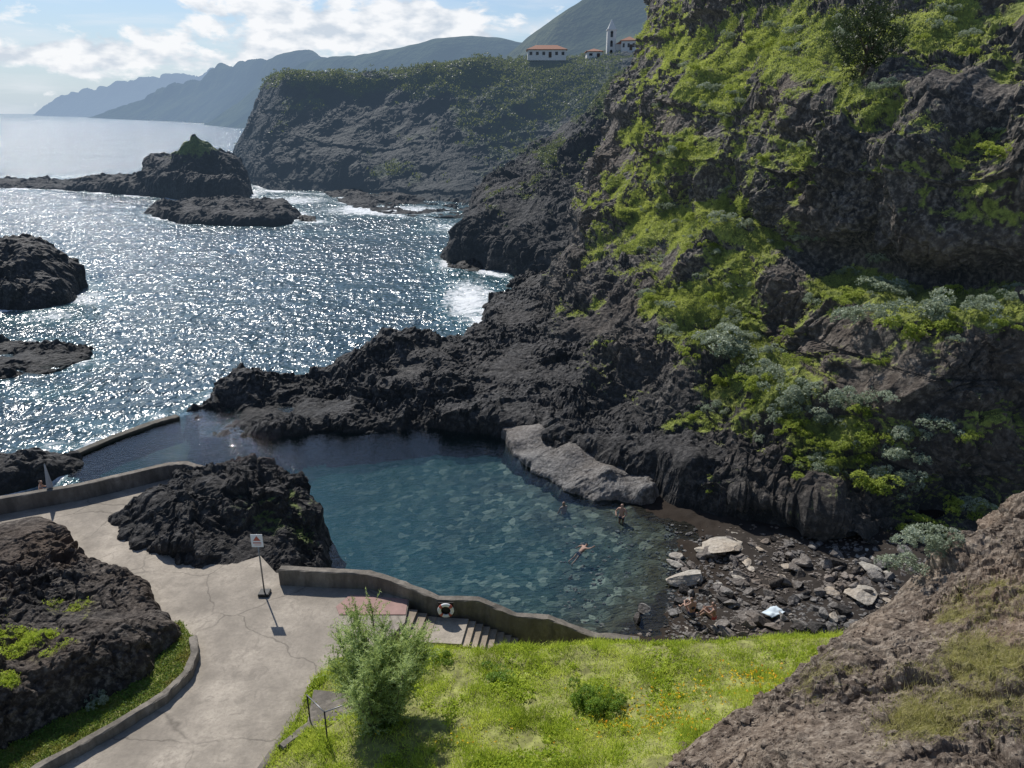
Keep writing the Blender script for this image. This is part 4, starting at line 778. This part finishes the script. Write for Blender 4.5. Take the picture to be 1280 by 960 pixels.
sit={'pel':(0,0,.12),'spine':(0,.02,.32),'chest':(0,.05,.55),'neck':(0,.08,.7),'chin':(0,.11,.77),'head':(0,.11,.84),'crown':(0,.1,.91),'lh':(-.1,.03,.11),'lk':(-.15,.42,.42),'la':(-.13,.68,.08),'lt':(-.13,.84,.04),'rh':(.1,.03,.11),'rk':(.15,.42,.42),'ra':(.13,.68,.08),'rt':(.13,.84,.04),'ls':(-.18,.05,.62),'le':(-.26,.22,.45),'lw':(-.14,.42,.48),'rs':(.18,.05,.62),'re':(.26,.22,.45),'rw':(.14,.42,.48)}
person(3,bz(892,782)+[0,0,.3],(0,0,1.2),sit,'person sitting on beach stones hugging knees',SWR,scl=.9)
person(4,bz(864,777)+[0,0,.3],(0,0,.4),sit,'person in dark shirt sitting on beach stones',SWB,SHIRT,scl=.9)
person(5,Z(52,622,2.03),(0,0,-1.),sit,'person sitting on a yellow towel on the terrace',SWR)
# ================= CAMERA, LIGHT, SKY
cam=bpy.data.cameras.new('camera'); co=bpy.data.objects.new('camera',cam); sc.collection.objects.link(co); co.location=(0,0,H); co.rotation_euler=(math.pi/2-TH,0,0); cam.lens=26; cam.sensor_width=36; cam.clip_end=80000; cam.clip_start=.1; sc.camera=co
AZ=rd(-29); EL=rd(45)
sd=Vector((math.sin(AZ)*math.cos(EL),math.cos(AZ)*math.cos(EL),math.sin(EL)))
l=bpy.data.lights.new('sun','SUN'); l.energy=5.; l.angle=rd(.53); l.color=(1,.965,.91); lo=bpy.data.objects.new('sun',l); sc.collection.objects.link(lo); lo.rotation_euler=sd.to_track_quat('Z','Y').to_euler()
W=bpy.data.worlds.new('World'); sc.world=W; W.use_nodes=True; nt=W.node_tree; nt.nodes.clear()
class WM(M):
    def __init__(s): s.nt=nt
m=WM()
sky=m.n('TexSky',None,sky_type='NISHITA'); sky.sun_disc=False; sky.sun_elevation=EL; sky.sun_rotation=AZ%(2*math.pi); sky.air_density=1.; sky.dust_density=.6; sky.ozone_density=1.2
g=m.n('TexCoord').outputs['Generated']; sx=m.n('SeparateXYZ',{0:g}); az=m.math('ARCTAN2',sx.outputs[0],sx.outputs[1]); el=m.math('ARCSINE',sx.outputs[2])
cv=m.n('CombineXYZ',{0:m.math('MULTIPLY',az,9.),1:m.math('MULTIPLY',el,19.),2:.3}).outputs[0]
cn=m.n('TexNoise',{'Vector':cv,'Scale':1.6,'Detail':10.,'Roughness':.6,'Distortion':.2}).outputs[0]
cv2=m.n('CombineXYZ',{0:m.math('MULTIPLY',az,4.),1:m.math('MULTIPLY',el,34.),2:1.7}).outputs[0]
ci=m.ramp(m.n('TexNoise',{'Vector':cv2,'Scale':1.3,'Detail':8.,'Roughness':.6,'Distortion':.4}).outputs[0],[(.45,(0,)),(.75,(.65,))])
def gauss(v,c,w): 
    t=m.math('DIVIDE',m.math('SUBTRACT',v,c),w); return m.math('POWER',2.71828,m.math('MULTIPLY',m.math('MULTIPLY',t,t),-1.))
b1=m.math('MULTIPLY',gauss(el,.095,.03),gauss(az,-.16,.2)); b2=m.math('MULTIPLY',gauss(el,.062,.02),gauss(az,-.42,.13)); b3=m.math('MULTIPLY',gauss(el,.055,.016),gauss(az,-.62,.12)); b4=m.math('MULTIPLY',gauss(el,.14,.016),gauss(az,-.6,.2))
bias=m.math('ADD',m.math('ADD',m.math('MULTIPLY',b1,.36),m.math('MULTIPLY',b2,.3)),m.math('ADD',m.math('MULTIPLY',b3,.24),m.math('MULTIPLY',b4,.2)))
cf=m.ramp(m.math('ADD',cn,bias),[(.60,(0,)),(.70,(1,))])
cs=m.ramp(m.n('TexNoise',{'Vector':cv,'Scale':3.2,'Detail':8.}).outputs[0],[(.36,(6.4,7.1,8.0)),(.56,(9.9,10.,10.2))])
hz=m.n('MapRange',{0:el,1:-.02,2:.17,3:.95,4:0.}).outputs[0]
skc=m.mix(hz,m.mix(1.,sky.outputs[0],(.76,.88,1.04),'MULTIPLY'),(5.3,6.5,7.8))
skc=m.mix(m.math('MULTIPLY',ci,m.n('MapRange',{0:el,1:0.,2:.35,3:1.,4:.1}).outputs[0]),skc,(8.8,9.1,9.6))
mx=m.mix(m.math('MULTIPLY',cf,.94),skc,cs)
bg=m.n('Background',{0:mx,1:.097}); o=nt.nodes.new('ShaderNodeOutputWorld'); nt.links.new(bg.outputs[0],o.inputs[0])
sc.view_settings.view_transform='Standard'; sc.view_settings.look='None'; sc.view_settings.exposure=0; sc.view_settings.gamma=1
print('done',time.time()-T0)
